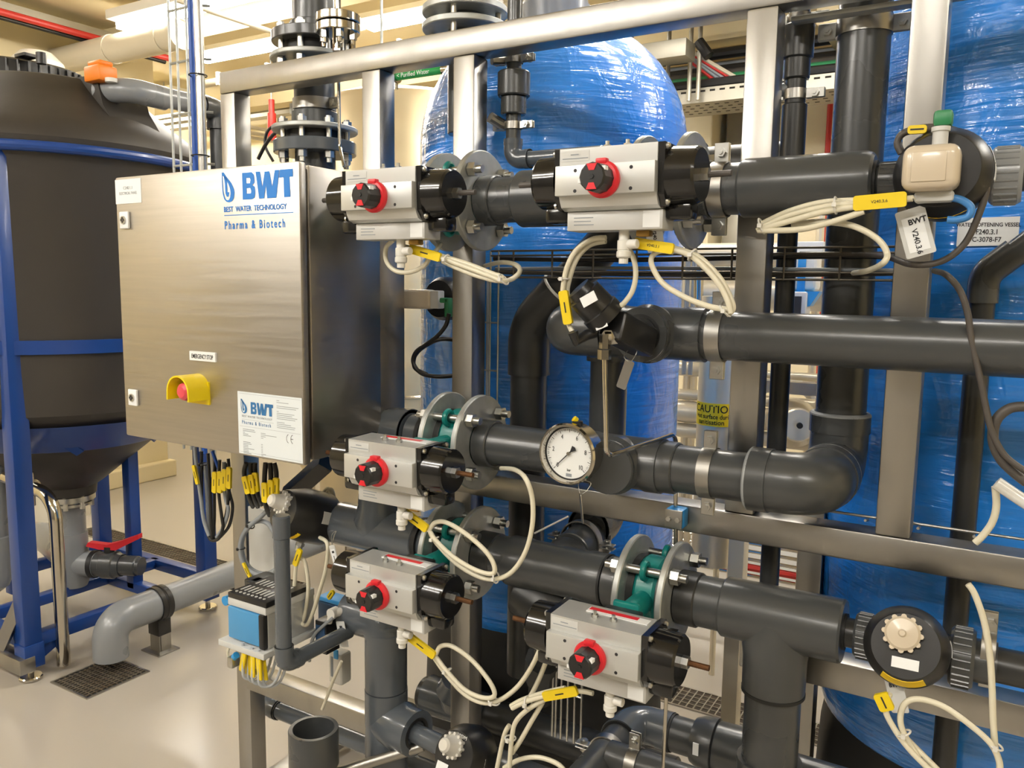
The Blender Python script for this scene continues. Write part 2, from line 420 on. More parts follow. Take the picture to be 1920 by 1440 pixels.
# printed logo
def drop_logo(x0, z0, h, m, par, y=BY):
    """water-drop mark: thin left wall, heavy right crescent and a hooked stem; (x0,z0) lower left, height h"""
    wd = h*0.60; yy = y-0.0005
    out = [(0.0, 1.0), (0.10, 0.97), (0.14, 1.0), (0.45, 0.80), (0.78, 0.62), (0.97, 0.42), (1.0, 0.30), (0.94, 0.14), (0.80, 0.04), (0.55, 0.0), (0.32, 0.03), (0.14, 0.12), (0.04, 0.28), (0.0, 0.5)]
    inn = [(0.06, 0.88), (0.20, 0.84), (0.36, 0.74), (0.52, 0.60), (0.64, 0.45), (0.68, 0.30), (0.63, 0.17), (0.53, 0.09), (0.43, 0.07), (0.31, 0.10), (0.19, 0.19), (0.12, 0.32), (0.085, 0.5)]
    b = B()
    O = [V(x0+u*wd, yy, z0+v*h) for u, v in out]; I = [V(x0+u*wd, yy, z0+v*h) for u, v in inn]
    n = 48
    def samp(P, t):
        k = len(P); L = [0]
        for i in range(k): L.append(L[-1]+(P[(i+1) % k]-P[i]).length)
        s = t*L[-1]
        for i in range(k):
            if s <= L[i+1]+1e-12:
                f = (s-L[i])/max(L[i+1]-L[i], 1e-12); return P[i].lerp(P[(i+1) % k], f)
        return P[0]
    o = [b.verts.new(samp(O, i/n)) for i in range(n)]; q = [b.verts.new(samp(I, i/n)) for i in range(n)]
    for i in range(n): b.faces.new((o[i], o[(i+1) % n], q[(i+1) % n], q[i]))
    stem = [(0.14, 0.90), (0.42, 0.76), (0.42, 0.36), (0.50, 0.32), (0.55, 0.38), (0.57, 0.30), (0.51, 0.19), (0.37, 0.19), (0.26, 0.30), (0.24, 0.62)]
    vs = [b.verts.new(V(x0+u*wd, yy, z0+v*h)) for u, v in stem]; b.faces.new(vs)
    return obj('drop_logo', b, m, par, smooth=0)
def bwt(x0, x1, z0, z1, m, par, y=BY):
    """heavy three letter word mark B W T made of solid strokes"""
    W = x1-x0; Hh = z1-z0; yy = y-0.0005
    polys = [
        [(0, 0), (0.085, 0), (0.085, 1), (0, 1)], [(0.085, 0), (0.20, 0), (0.245, 0.06), (0.26, 0.2), (0.26, 0.3), (0.18, 0.30), (0.17, 0.22), (0.085, 0.22)],
        [(0.085, 0.42), (0.16, 0.42), (0.18, 0.30), (0.26, 0.3), (0.255, 0.44), (0.205, 0.53), (0.25, 0.6), (0.25, 0.72), (0.17, 0.72), (0.155, 0.60), (0.085, 0.60)],
        [(0.085, 0.80), (0.155, 0.80), (0.17, 0.72), (0.25, 0.72), (0.24, 0.9), (0.195, 1.0), (0.085, 1)],
        [(0.275, 1.0), (0.365, 1.0), (0.405, 0.42), (0.435, 0.0), (0.335, 0.0)], [(0.405, 0.42), (0.455, 0.98), (0.52, 0.98), (0.435, 0.0)],
        [(0.455, 0.98), (0.55, 0.98), (0.60, 0.42), (0.585, 0.0), (0.495, 0.0)], [(0.585, 0.0), (0.60, 0.42), (0.655, 1.0), (0.745, 1.0), (0.675, 0.0)],
        [(0.755, 1.0), (1.0, 1.0), (1.0, 0.72), (0.735, 0.72)], [(0.825, 0.0), (0.945, 0.0), (0.935, 0.72), (0.82, 0.72)]]
    b = B()
    for i, p in enumerate(polys):
        b.faces.new([b.verts.new(V(x0+u*W, yy-0.00002*i, z0+v*Hh)) for u, v in p])
    return obj('word_mark', b, m, par, smooth=0)
drop_logo(-1.404, 1.709, 0.062, 'print_blue', door)
bwt(-1.343, -1.2, 1.713, 1.766, 'print_blue', door)
text('BEST  WATER  TECHNOLOGY', 0.0148, (-1.401, BY-0.0004, 1.6905), FU, FV, 'print_blue', door, bold=0.0003, sx=0.915)
plate('logo_rule', -1.40, -1.201, 1.6825, 1.684, 'print_blue', door, th=0.0004)
text('Pharma & Biotech', 0.0235, (-1.400, BY-0.0004, 1.6555), FU, FV, 'print_blue', door, bold=0.0004, sx=0.72, space=1.42)
# emergency stop
ec = on_door(366, 715)
es = plate('stop_sign', -1.521, -1.437, 1.3765, 1.3965, 'label_white', door, th=0.004, label='small white EMERGENCY STOP sign')
text('EMERGENCY STOP', 0.0135, (-1.479, BY-0.0042, 1.3815), FU, FV, 'print_black', door, align='CENTER', sx=0.62, bold=0.0001)
cx, cz = -1.498, 1.312
b = B(); prof = [(0.036*math.cos(a), 0.036*math.sin(a)) for a in [PI*k/20 for k in range(21)]]
outer = [(0.037, -0.018)]+prof+[(-0.037, -0.018)]
inner = [(x*0.9, z*0.9 if z > 0 else z) for x, z in outer]
va = [[b.verts.new(V(cx+x, yv, cz+z)) for x, z in outer] for yv in (BY, BY-0.055)]
vb = [[b.verts.new(V(cx+x, yv, cz+z)) for x, z in inner] for yv in (BY, BY-0.055)]
k = len(outer)
for i in range(k-1):
    b.faces.new((va[0][i], va[0][i+1], va[1][i+1], va[1][i])); b.faces.new((vb[0][i], vb[1][i], vb[1][i+1], vb[0][i+1]))
    b.faces.new((va[1][i], va[1][i+1], vb[1][i+1], vb[1][i]))
for i in (0, k-1): b.faces.new((va[0][i], va[1][i], vb[1][i], vb[0][i]))
b2 = b; box(b2, cx-0.036, cx+0.036, BY-0.004, BY, cz-0.03, cz+0.02)
sh = obj('stop_shroud', b, 'yellow_plastic', door, label='yellow half round guard of the emergency stop')
b = B(); lathe(b, (cx, BY, cz), (0, -1, 0), [(0, 0), (0, 0.013), (0.026, 0.013), (0.026, 0.0195), (0.034, 0.0205), (0.042, 0.018), (0.047, 0.012), (0.049, 0)], 28)
obj('stop_button', b, 'red_knob', door, label='red mushroom emergency stop button')
# rating plate lower right
RX0, RX1, RZ0, RZ1 = -1.374, -1.187, 1.187, 1.3195
rp = plate('rating_plate', RX0, RX1, RZ0, RZ1, 'label_blue_white', door, th=0.0008, label='white printed rating plate at the lower right')
yy = BY-0.0009
drop_logo(RX0+0.010, RZ1-0.046, 0.031, 'print_dark_blue', door, y=yy)
bwt(RX0+0.040, RX0+0.106, RZ1-0.045, RZ1-0.020, 'print_dark_blue', door, y=yy)
text('BEST WATER TECHNOLOGY', 0.0062, (RX0+0.012, yy, RZ1-0.0535), FU, FV, 'print_grey', door, sx=1.05, space=1.1)
text('Pharma & Biotech', 0.0105, (RX0+0.012, yy, RZ1-0.068), FU, FV, 'print_dark_blue', door, sx=0.72, space=1.55, bold=0.0001)
def lines(par, rows, m='print_grey', y=yy, name='small_print'):
    b = B()
    for x, z, wd, hh in rows: b.faces.new([b.verts.new(V(x+a*wd, y-0.0001, z+c*hh)) for a, c in ((0, 0), (1, 0), (1, 1), (0, 1))])
    o = obj(name, b, m, par, smooth=0); o['kind'] = 'stuff'; return o
rows = [(RX0+0.012, RZ1-0.0585, 0.094, 0.0004), (RX0+0.005, RZ1-0.0735, 0.177, 0.0004)]
rows += [(RX0+0.004, RZ0+0.004, 0.179, 0.0004), (RX0+0.004, RZ1-0.004, 0.179, 0.0004)]
for i, ln in enumerate((0.008, 0.034, 0, 0.062, 0.055, 0, 0.006, 0.05, 0.044, 0.058, 0.052, 0, 0.022, 0.04, 0.052, 0.05)):
    if ln: rows.append((RX0+0.116, RZ1-0.011-i*0.0037, ln, 0.0011))
for i, ln in enumerate((0.035, 0.038, 0.006, 0.016, 0.024, 0, 0, 0, 0.022, 0.025, 0.015, 0.015, 0.033, 0.016, 0.017, 0.024)):
    if ln: rows.append((RX0+0.014, RZ1-0.080-i*0.0034, ln, 0.0013))
for i, ln in enumerate((0, 0.014, 0.046, 0.014, 0.007, 0, 0, 0, 0.005, 0.005, 0.005, 0.005, 0.005, 0.005, 0.014, 0.006)):
    if ln: rows.append((RX0+0.068, RZ1-0.080-i*0.0034, ln, 0.0011))
lines(door, rows)
# CE mark of two arcs
b = B()
for cx2, bar in ((RX0+0.1505, False), (RX0+0.1625, True)):
    cc = V(cx2, yy-0.0002, RZ1-0.086); n = 16
    for i in range(n):
        a0, a1 = PI*0.6+i*PI*0.8/n, PI*0.6+(i+1)*PI*0.8/n
        b.faces.new([b.verts.new(cc+V(r*math.cos(a)*0.85, 0, r*math.sin(a))) for r, a in ((0.0085, a0), (0.0097, a0), (0.0097, a1), (0.0085, a1))])
    if bar: b.faces.new([b.verts.new(cc+V(x, 0, z)) for x, z in ((-0.0075, -0.0006), (-0.001, -0.0006), (-0.001, 0.0006), (-0.0075, 0.0006))])
obj('ce_mark', b, 'print_black', door, smooth=0)
# cable glands below the panel
for px, py in ((405, 868), (467, 872), (502, 878)):
    c = at(px, py, Y=1.32); b = B(); cyl(b, (c.x, 1.32, BZ0-0.03), (c.x, 1.32, BZ0+0.01), 0.022); cyl(b, (c.x, 1.32, BZ0-0.045), (c.x, 1.32, BZ0-0.03), 0.014)
    obj('cable_gland', b, 'rubber', panel)
# ---------------------------------------------------------------- butterfly valves between galvanised flanges
YP = 1.44
ZR = {'1': 1.720, '2': 1.464, '3': 1.213, '4': 0.968}
def bolt_set(par, x0, x1, ang, R=0.08, nutm='zinc_bright', y=0, z=0):
    for a in ang:
        dy, dz = R*math.cos(a), R*math.sin(a)
        b = B(); cyl(b, (x0-0.030, y+dy, z+dz), (x1+0.032, y+dy, z+dz), 0.008, n=14); bo = obj('bolt', b, nutm, par)
        b = B(); hexa(b, (x1+0.002, y+dy, z+dz), (x1+0.018, y+dy, z+dz), 0.0145); obj('nut', b, nutm, bo, smooth=20)
        b = B(); hexa(b, (x0-0.016, y+dy, z+dz), (x0-0.002, y+dy, z+dz), 0.0145); obj('bolt_head', b, nutm, bo, smooth=20)
def make_valve(label):
    t = thing('butterfly_valve', label, 'valve', (0, 0, 0), 'flanged wafer valves')
    for s in (-1, 1):
        b = B(); x0, x1 = sorted((s*0.036, s*0.049))
        lathe(b, (x0, 0, 0), (1, 0, 0), [(0, 0.05), (0, 0.100), (0.002, 0.102), (x1-x0-0.002, 0.102), (x1-x0, 0.100), (x1-x0, 0.05), (0, 0.05)], 48)
        obj('backing_flange', b, 'zinc', t)
        b = B(); x0, x1 = sorted((s*0.022, s*0.036)); lathe(b, (x0, 0, 0), (1, 0, 0), [(0, 0.042), (0, 0.066), (x1-x0, 0.066), (x1-x0, 0.042), (0, 0.042)], 36)
        obj('stub_collar', b, 'pvc_black', t)
    b = B(); lathe(b, (-0.022, 0, 0), (1, 0, 0), [(0, 0.040), (0, 0.064), (0.006, 0.068), (0.038, 0.068), (0.044, 0.064), (0.044, 0.040), (0, 0.040)], 36); vb = obj('valve_body', b, 'teal', t)
    for a in (0.25, 0.75, 1.25, 1.75):
        c = V(0, 0.08*math.cos(a*PI), 0.08*math.sin(a*PI))
        b = B(); torus(b, c, (1, 0, 0), 0.014, 0.006, 16, 8)
        cyl(b, c*0.8-V(0.004, 0, 0), c*0.8+V(0.004, 0, 0), 0.007, n=10)
        obj('guide_lug', b, 'teal', vb)
    b = B(); cyl(b, (0, -0.05, 0), (0, -0.135, 0), 0.021, n=20); box(b, -0.026, 0.026, -0.146, -0.134, -0.026, 0.026, 0.006); obj('neck', b, 'teal', vb)
    bolt_set(t, -0.049, 0.049, (0.25*PI, 0.75*PI, 1.25*PI, 1.75*PI))
    return t
def make_actuator(label):
    """quarter turn pneumatic actuator; origin on the cylinder axis, x along the cylinder, front towards -y"""
    t = thing('pneumatic_actuator', label, 'actuator', (0, 0, 0), 'pneumatic actuators')
    # extruded body: flat front, domed sides, profile in (y,z)
    prof = [(-0.038, 0.0455), (0.030, 0.0475)] + [(0.030+0.022*math.sin(a), 0.0475*math.cos(a)) for a in [PI*k/10 for k in range(1, 10)]] + [(0.030, -0.0475), (-0.018, -0.049), (-0.030, -0.044), (-0.035, -0.036), (-0.038, -0.028)]
    b = B(); prism(b, prof, (-0.0815, 0, 0), (0, 1, 0), (0, 0, 1), 0.163); body = obj('cylinder_body', b, 'anodised', t, smooth=30)
    b = B(); box(b, -0.0835, 0.0825, -0.0495, -0.037, -0.0275, 0.0185, 0.0012); fp = obj('face_plate', b, 'anodised', body)
    for dx, dz in ((-0.048, 0.010), (0.045, 0.010), (-0.048, -0.021), (0.045, -0.021)):
        b = B(); cyl(b, (dx, -0.0499, dz), (dx, -0.0490, dz), 0.0028, n=12); obj('screw_hole', b, 'print_black', fp)
    b = B(); box(b, -0.0785, 0.084, -0.0145, 0.034, -0.0795, -0.0495, 0.0015); pb = obj('port_block', b, 'anodised_block', body)
    b = B(); box(b, 0.052, 0.0795, -0.0151, -0.0145, -0.0765, -0.0515); obj('code_label', b, 'label_white', pb)
    b = B()
    for i in range(3): box(b, -0.066, -0.066+(0.034, 0.03, 0.035)[i], -0.0149, -0.0145, -0.060-i*0.0055, -0.0585-i*0.0055)
    o = obj('engraving', b, 'print_grey', pb); o['kind'] = 'stuff'
    b = B(); box(b, -0.080, -0.030, -0.0386, -0.038, 0.026, 0.042); box(b, -0.064, -0.046, -0.0389, -0.0386, 0.0345, 0.0372); lb = obj('maker_label', b, 'label_grey', body)
    b = B(); box(b, -0.062, -0.048, -0.0391, -0.0388, 0.035, 0.0368); box(b, -0.076, -0.032, -0.0391, -0.0386, 0.0295, 0.0308); o = obj('maker_print', b, 'print_grey', lb); o['kind'] = 'stuff'
    # position indicator knob
    b = B(); lathe(b, (0, -0.049, -0.006), (0, -1, 0), [(0, 0), (0, 0.028), (0.006, 0.0285), (0.010, 0.026), (0.012, 0.02), (0.012, 0)], 30)
    box(b, -0.009, 0.009, -0.061, -0.049, 0.016, 0.025, 0.002); kn = obj('indicator_base', b, 'red_plastic', t)
    b = B(); lathe(b, (0, -0.058, -0.006), (0, -1, 0), [(0, 0), (0, 0.0225), (0.030, 0.0215), (0.033, 0.019), (0.033, 0)], 12)
    kb = obj('indicator_knob', b, 'black_plastic', t, smooth=25)
    for s in (1, -1):
        b = B(); pts = [(-0.0042, 0.009), (0.0042, 0.009), (0.0085, 0.0187), (-0.0085, 0.0187)]
        prism(b, [(x, s*z) for x, z in (pts if s > 0 else pts[::-1])], (0, -0.0905, -0.006), (1, 0, 0), (0, 0, 1), 0.0015); obj('red_marker', b, 'red_plastic', kb, smooth=0)
    for a in (0.6, 3.4):
        b = B(); c = V(0.0215*math.cos(a), -0.083, -0.006+0.0215*math.sin(a)); box(b, c.x-0.003, c.x+0.003, -0.088, -0.078, c.z-0.003, c.z+0.003); obj('white_window', b, 'label_white', kb, smooth=0)
    b = B(); hexa(b, (0, -0.0925, -0.006), (0, -0.091, -0.006), 0.004); obj('screw', b, 'rubber', kb)
    # end caps
    for s in (-1, 1):
        b = B(); x0, x1 = sorted((s*0.0822, s*0.092))
        pr = [(-0.036, 0.046), (0.046, 0.046), (0.052, 0.03), (0.052, -0.03), (0.046, -0.047), (-0.020, -0.047), (-0.034, -0.030)]
        prism(b, pr, (x0, 0, 0), (0, 1, 0), (0, 0, 1), x1-x0)
        cp = obj('end_cap', b, 'black_gloss', t, smooth=25)
        b = B(); L = 0.044
        lathe(b, (s*0.092, 0.005, 0), (s, 0, 0), [(0, 0.0445), (L-0.004, 0.0425), (L, 0.0395), (L, 0.0)], 30)
        obj('cap_barrel', b, 'black_gloss', cp)
        b = B(); hexa(b, (s*0.136, 0.005, 0), (s*0.147, 0.005, 0), 0.0105); obj('lock_nut', b, 'zinc_bright', cp, smooth=20)
        b = B(); cyl(b, (s*0.146, 0.005, 0), (s*0.180, 0.005, 0), 0.0047, n=12); obj('stop_screw', b, 'rusty_rod', cp)
        for dy, dz in ((-0.028, 0.040), (-0.022, -0.040), (0.042, 0.040), (0.042, -0.042)):
            b = B(); lathe(b, (s*0.0922, dy, dz), (s, 0, 0), [(0, 0.0052), (0.004, 0.005), (0.006, 0.002), (0.006, 0)], 12); obj('cap_screw', b, 'zinc_bright', cp)
        b = B(); box(b, *sorted((s*0.0835, s*0.125)), -0.006, 0.03, -0.066, -0.038, 0.006); obj('cap_foot', b, 'black_gloss', cp)
    # mounting bracket towards the valve
    b = B(); box(b, -0.034, 0.034, 0.05, 0.091, -0.03, 0.03, 0.003); obj('bracket', b, 'black_plastic', t)
    # top screws
    for dx in (-0.012, 0.022):
        b = B(); hexa(b, (dx, -0.012, 0.0465), (dx, -0.012, 0.0515), 0.0062); cyl(b, (dx, -0.012, 0.0515), (dx, -0.012, 0.0575), 0.0032, n=10); obj('top_screw', b, 'zinc_bright', body)
    # air fittings under the port block: elbow plug with collar
    for dx, k in ((0.012, 0),):
        b = B(); cyl(b, (dx, 0.008, -0.0795), (dx, 0.008, -0.095), 0.0085, n=16); cyl(b, (dx, 0.008, -0.094), (dx, 0.008, -0.110), 0.0105, n=16, ch=0.001)
        cyl(b, (dx, 0.008, -0.110), (dx, 0.008, -0.122), 0.0115, n=16, ch=0.002); cyl(b, (dx, 0.008, -0.122), (dx, 0.008, -0.131), 0.0075, n=12)
        cyl(b, (dx, 0.008, -0.101), (dx+0.024, 0.006, -0.100), 0.0075, n=14, ch=0.001); obj('air_fitting', b, 'white_plastic', t)
    b = B(); box(b, 0.034, 0.056, 0.002, 0.02, -0.089, -0.0795, 0.002); obj('brass_plug', b, 'brass', t)
    return t
COLX = (-0.99, -0.54)
VAL = [('1', 0, 1.709), ('1', 1, 1.716), ('3', 0, 1.204), ('4', 0, 0.963), ('4', 1, 0.954)]
vlab = ['flanged teal wafer valve at the top left, beside the electrical panel', 'flanged teal wafer valve at the top, behind the upper right actuator',
        'flanged teal wafer valve just left of the pressure gauge', 'flanged teal wafer valve below the gauge row, with a white hose loop in front',
        'flanged teal wafer valve at the lower right, below the middle beam']
alab = ['silver pneumatic actuator with red and black knob at the panel top right corner', 'silver pneumatic actuator with red and black knob at the top centre',
        'silver pneumatic actuator with red knob left of the pressure gauge', 'silver pneumatic actuator with red knob, lowest of the left column',
        'silver pneumatic actuator with red knob at the lower centre, long rusty stop screw']
v0 = a0 = None
ACT = []
for i, (row, c, az) in enumerate(VAL):
    if v0 is None: v = v0 = make_valve(vlab[0]); a = a0 = make_actuator(alab[0])
    else: v = copy_tree(v0); a = copy_tree(a0); v['label'] = vlab[i]; a['label'] = alab[i]
    v.location = (COLX[c], YP, ZR[row]); a.location = (COLX[c], 1.205, az)
    ACT.append(a)
# red and white warning sticker on top of the lower actuators
for i in (2, 3, 4):
    a = ACT[i]; o = a.location
    b = B(); box(b, o.x-0.035, o.x+0.075, o.y+0.002, o.y+0.022, o.z+0.0466, o.z+0.0478); obj('warning_sticker', b, 'label_white', a)
    b = B(); box(b, o.x-0.033, o.x+0.055, o.y+0.010, o.y+0.021, o.z+0.0476, o.z+0.0482); obj('warning_band', b, 'red_plastic', a)

for i in (0, 1):
    for c_ in ACT[i].children:
        for g_ in c_.children:
            if g_.name.startswith('stop_screw'):
                g_.material_slots[0].link = 'OBJECT'; g_.material_slots[0].material = M['cable_brown']
# ---------------------------------------------------------------- grey PVC pipework
def xat(px, py, Y=YP): return at(px, py, Y=Y).x
def pipe(par, p0, p1, r, m='pvc_dark', name='pipe', n=36):
    b = B(); cyl(b, p0, p1, r, n=n, ch=min(0.002, r*0.08)); return obj(name, b, m, par)
def socket(par, p0, p1, r, m='pvc_dark', name='socket', lip=0.0025):
    p0, p1 = Vector(p0), Vector(p1); L = (p1-p0).length
    b = B(); lathe(b, p0, p1-p0, [(0, 0), (0, r-lip), (lip, r), (L-lip, r), (L, r-lip), (L, 0)], 36); return obj(name, b, m, par)
def elbow(par, c, d0, d1, r, m='pvc_dark', leg=None, name='elbow', tight=1.0, rim=False):
    """fitting between the arm along d0 and the arm along d1 (both leaving the corner c)"""
    c = Vector(c); d0, d1 = Vector(d0).normalized(), Vector(d1).normalized(); leg = leg or r*1.9
    b = B(); R = r*1.12
    tube(b, bend([c+d0*leg, c, c+d1*leg], r*1.25*tight, 12), R, 32)
    e = obj(name, b, m, par)
    for d in (d0, d1):
        b = B(); shell(b, c+d*(leg-r*0.7), c+d*leg, R*1.045, r*0.98, 32); obj('elbow_socket', b, m, e)
        if rim: b = B(); lathe(b, c+d*(leg-0.001), d, [(0, r), (0, R*1.05), (0.003, R*1.04), (0.006, R*0.97), (0.006, r), (0, r)], 36); obj('socket_rim', b, 'pvc_line', e)
    return e
def tee(par, c, ax, br, r, m='pvc_dark', half=None, blen=None, rb=None, name='tee'):
    c, ax, br = Vector(c), Vector(ax).normalized(), Vector(br).normalized(); half = half or r*1.9; blen = blen or r*1.8; rb = rb or r*1.12
    b = B(); R = r*1.12
    lathe(b, c-ax*half, ax, [(0, 0), (0, R*1.03), (half*0.35, R*1.04), (half*0.42, R), (half*1.58, R), (half*1.65, R*1.04), (half*2, R*1.03), (half*2, 0)], 36)
    lathe(b, c, br, [(0, 0), (0, rb*1.0), (R*0.9, rb*1.12), (R*1.12, rb), (blen-0.004, rb*1.03), (blen, rb*0.99), (blen, 0)], 36)
    return obj(name, b, m, par)
def band(par, c, ax, r, wd=0.022, ear=None, m='stainless', name='pipe_clamp', back=True):
    """stainless clamp band with two bolted ears; ear = direction of the ears from the pipe axis"""
    c, ax = Vector(c), Vector(ax).normalized()
    b = B(); shell(b, c-ax*wd/2, c+ax*wd/2, r+0.0028, r, 36); o = obj(name, b, m, par)
    if ear is not None:
        ear = Vector(ear).normalized(); side = ax.cross(ear)
        for s in (1, -1):
            e = c+ear*(s*(r+0.017)); b = B()
            for k in (1, -1):
                q = e+side*(k*0.004); Mx = Matrix((( *ax, 0), (*ear, 0), (*side, 0), (0, 0, 0, 1))).transposed(); Mx.translation = q
                box(b, -wd/2, wd/2, -0.017, 0.017, -0.0014, 0.0014, 0.001, 1, M=Mx)
            cyl(b, e-side*0.014, e+side*0.014, 0.004, n=10); hexa(b, e+side*0.0055, e+side*0.012, 0.0085); hexa(b, e-side*0.012, e-side*0.0055, 0.0085)
            obj('clamp_ear', b, 'zinc_bright', o, smooth=25)
    return o
def gasket(par, c, ax, r, wd=0.008, name='black_ring'):
    c, ax = Vector(c), Vector(ax).normalized(); b = B(); shell(b, c-ax*wd/2, c+ax*wd/2, r, r*0.8, 36); return obj(name, b, 'rubber', par)
XA, YA, ZA = V(1, 0, 0), V(0, 1, 0), V(0, 0, 1)

# --- upper row, valve 1 to valve 2
z = ZR['1']; y = YP
t = thing('pipe_run', 'dark grey upper pipe between the two top actuators', 'pipe', (-0.77, y, z-0.06))
socket(t, (-0.941, y, z), (-0.905, y, z), 0.051)
pipe(t, (-0.907, y, z), (-0.83, y, z), 0.0455)
socket(t, (-0.853, y, z), (-0.625, y, z), 0.056, 'pvc_dark', 'coupling', 0.006)
socket(t, (-0.630, y, z), (-0.589, y, z), 0.051)
t = thing('pipe_run', 'dark grey stub pipe left of the top left valve', 'pipe', (-1.1, y, z-0.06))
socket(t, (-1.075, y, z), (-1.039, y, z), 0.051); elbow(t, (-1.135, y, z), XA, YA, 0.045, leg=0.075)
# --- upper row, valve 2 to the diaphragm valve on the right
xe = xat(1640, 345)
t = thing('pipe_run', 'thick dark grey upper pipe right of the top centre actuator', 'pipe', (-0.33, y, z-0.06))
socket(t, (-0.491, y, z), (-0.462, y, z), 0.051)
pipe(t, (-0.464, y, z), (-0.37, y, z), 0.0445)
band(t, (xat(1352, 350), y, z), XA, 0.0455, 0.026, ZA)
b = B(); x0 = xat(1393, 345); L = xe-x0
lathe(b, (x0, y, z), XA, [(0, 0), (0, 0.047), (0.004, 0.050), (L-0.012, 0.050), (L-0.004, 0.047), (L, 0.042), (L, 0.033), (L-0.006, 0.032), (L-0.006, 0)], 40); obj('reducing_tee', b, 'pvc_dark', t)
gasket(t, (xe+0.001, y, z), XA, 0.034, 0.006)
b = B(); lathe(b, (xe-0.006, y, z), XA, [(0, 0.0), (0, 0.031), (0.004, 0.030), (0.004, 0.021), (0.05, 0.021), (0.05, 0)], 30); obj('reducer', b, 'pvc_dark', t)
# --- second row: long pipe with tee, going back and down at the left end
z = ZR['2']; xl = -0.752
t = thing('pipe_run', 'long dark grey pipe of the second row with open tee on its left part', 'pipe', (-0.3, y, z-0.06))
pipe(t, (-0.48, y, z), (0.62, y, z), 0.0435)
tx = -0.556
tee(t, (tx, y, z), XA, -YA, 0.043, half=0.095, blen=0.074)
b = B(); shell(b, (tx, y-0.071, z), (tx, y-0.079, z), 0.049, 0.036, 36); obj('branch_rim', b, 'pvc_dark', t)
gasket(t, (tx, y-0.077, z), YA, 0.037, 0.006)
b = B(); shell(b, (tx, y-0.07, z), (tx, y-0.083, z), 0.032, 0.022, 30); obj('bush', b, 'pvc_black', t); gasket(t, (tx, y-0.080, z), YA, 0.0225, 0.006)
pipe(t, (tx, y-0.07, z), (tx, y-0.10, z), 0.015, name='nipple')
elbow(t, (xl, y, z), XA, YA, 0.046, leg=0.10)
yb = 1.665
pipe(t, (xl, y+0.06, z), (xl, yb-0.03, z), 0.043); elbow(t, (xl, yb, z), -YA, -ZA, 0.043, leg=0.08)
pipe(t, (xl, yb, z-0.05), (xl, yb, 1.08), 0.0415, name='downpipe')
elbow(t, (xl+0.0, yb, 1.02), ZA, -YA, 0.043, leg=0.085)
xb2 = xat(1347, 640); band(t, (xb2, y, z), XA, 0.0445, 0.026, ZA)
# --- third row: valve 3 to the elbow on the right and the riser behind
z = ZR['3']
xr = xat(1545, 900)-0.012; yr = 1.64
t = thing('pipe_run', 'dark grey third row pipe behind the gauge ending in an elbow and tall riser', 'pipe', (-0.55, y, z-0.06))
socket(t, (-0.941, y, z), (-0.905, y, z), 0.050)
pipe(t, (-0.91, y, z), (xr-0.09, y, z), 0.0445)
gx = -0.628
tee(t, (gx+0.01, y, z), XA, -YA, 0.045, half=0.085, blen=0.07)
socket(t, (gx+0.09, y, z), (gx+0.125, y, z), 0.049); 
band(t, (xat(1330, 890), y, z), XA, 0.0445, 0.024, ZA)
elbow(t, (xr, y, z), -XA, YA, 0.0485, leg=0.11, rim=True)
pipe(t, (xr, y+0.05, z), (xr, yr-0.06, z), 0.045); gasket(t, (xr, yr-0.085, z), YA, 0.052, 0.008)
elbow(t, (xr, yr, z), -YA, ZA, 0.047, leg=0.10, rim=True)
pipe(t, (xr, yr, z+0.08), (xr, yr, 2.9), 0.0455, name='riser')
band(t, (xr, yr, 2.018), ZA, 0.0455, 0.03, XA)
# left side: elbow down to the tee of the fourth row
xd = xat(708, 950)
t = thing('pipe_run', 'mid grey elbow and drop pipe behind the middle left actuator', 'pipe', (-1.15, y, 1.0))
socket(t, (-1.065, y, z), (-1.039, y, z), 0.050, 'pvc_mid')
b = B(); shell(b, (-1.064, y, z), (-1.046, y, z), 0.0515, 0.044, 36); obj('steel_collar', b, 'zinc_bright', t)
pipe(t, (-1.125, y, z), (-1.05, y, z), 0.0455, 'pvc_mid'); gasket(t, (-1.085, y, z), XA, 0.050, 0.01)
elbow(t, (xd, y, z), XA, -ZA, 0.047, 'pvc_mid', leg=0.10)
pipe(t, (xd, y, z-0.09), (xd, y, ZR['4']+0.05), 0.0415, 'pvc_mid', 'drop_pipe')
# --- fourth row
z = ZR['4']
t = thing('pipe_run', 'mid grey tee of the fourth row under the electrical panel', 'pipe', (-1.2, y, z-0.06))
x0 = xat(640, 990)
b = B(); cyl(b, (x0, y, z), (-1.10, y, z), 0.052, n=40, ch=0.003); obj('tee', b, 'pvc_mid', t)
b = B(); lathe(b, (xd, y, z), ZA, [(0.0, 0.052), (0.03, 0.056), (0.065, 0.046), (0.09, 0.0445), (0.09, 0)], 36); obj('tee_branch', b, 'pvc_mid', t)
gasket(t, (-1.092, y, z), XA, 0.0535, 0.012); pipe(t, (-1.10, y, z), (-1.039, y, z), 0.047, 'pvc_mid')
b = B(); lathe(b, (x0-0.05, y, z), XA, [(0, 0), (0, 0.048), (0.006, 0.05), (0.044, 0.05), (0.05, 0.047), (0.05, 0)], 36); obj('union_nut', b, 'pvc_black', t)
t = thing('pipe_run', 'dark grey fourth row pipe between two flanged valves under the middle beam', 'pipe', (-0.77, y, z-0.06))
socket(t, (-0.941, y, z), (-0.895, y, z), 0.050, 'pvc_black'); pipe(t, (-0.90, y, z), (-0.63, y, z), 0.0475)
tee(t, (-0.752, y, z), XA, YA, 0.0455, half=0.11, blen=0.09)
gasket(t, (-0.640, y, z), XA, 0.0525, 0.005); socket(t, (-0.638, y, z), (-0.589, y, z), 0.0505)
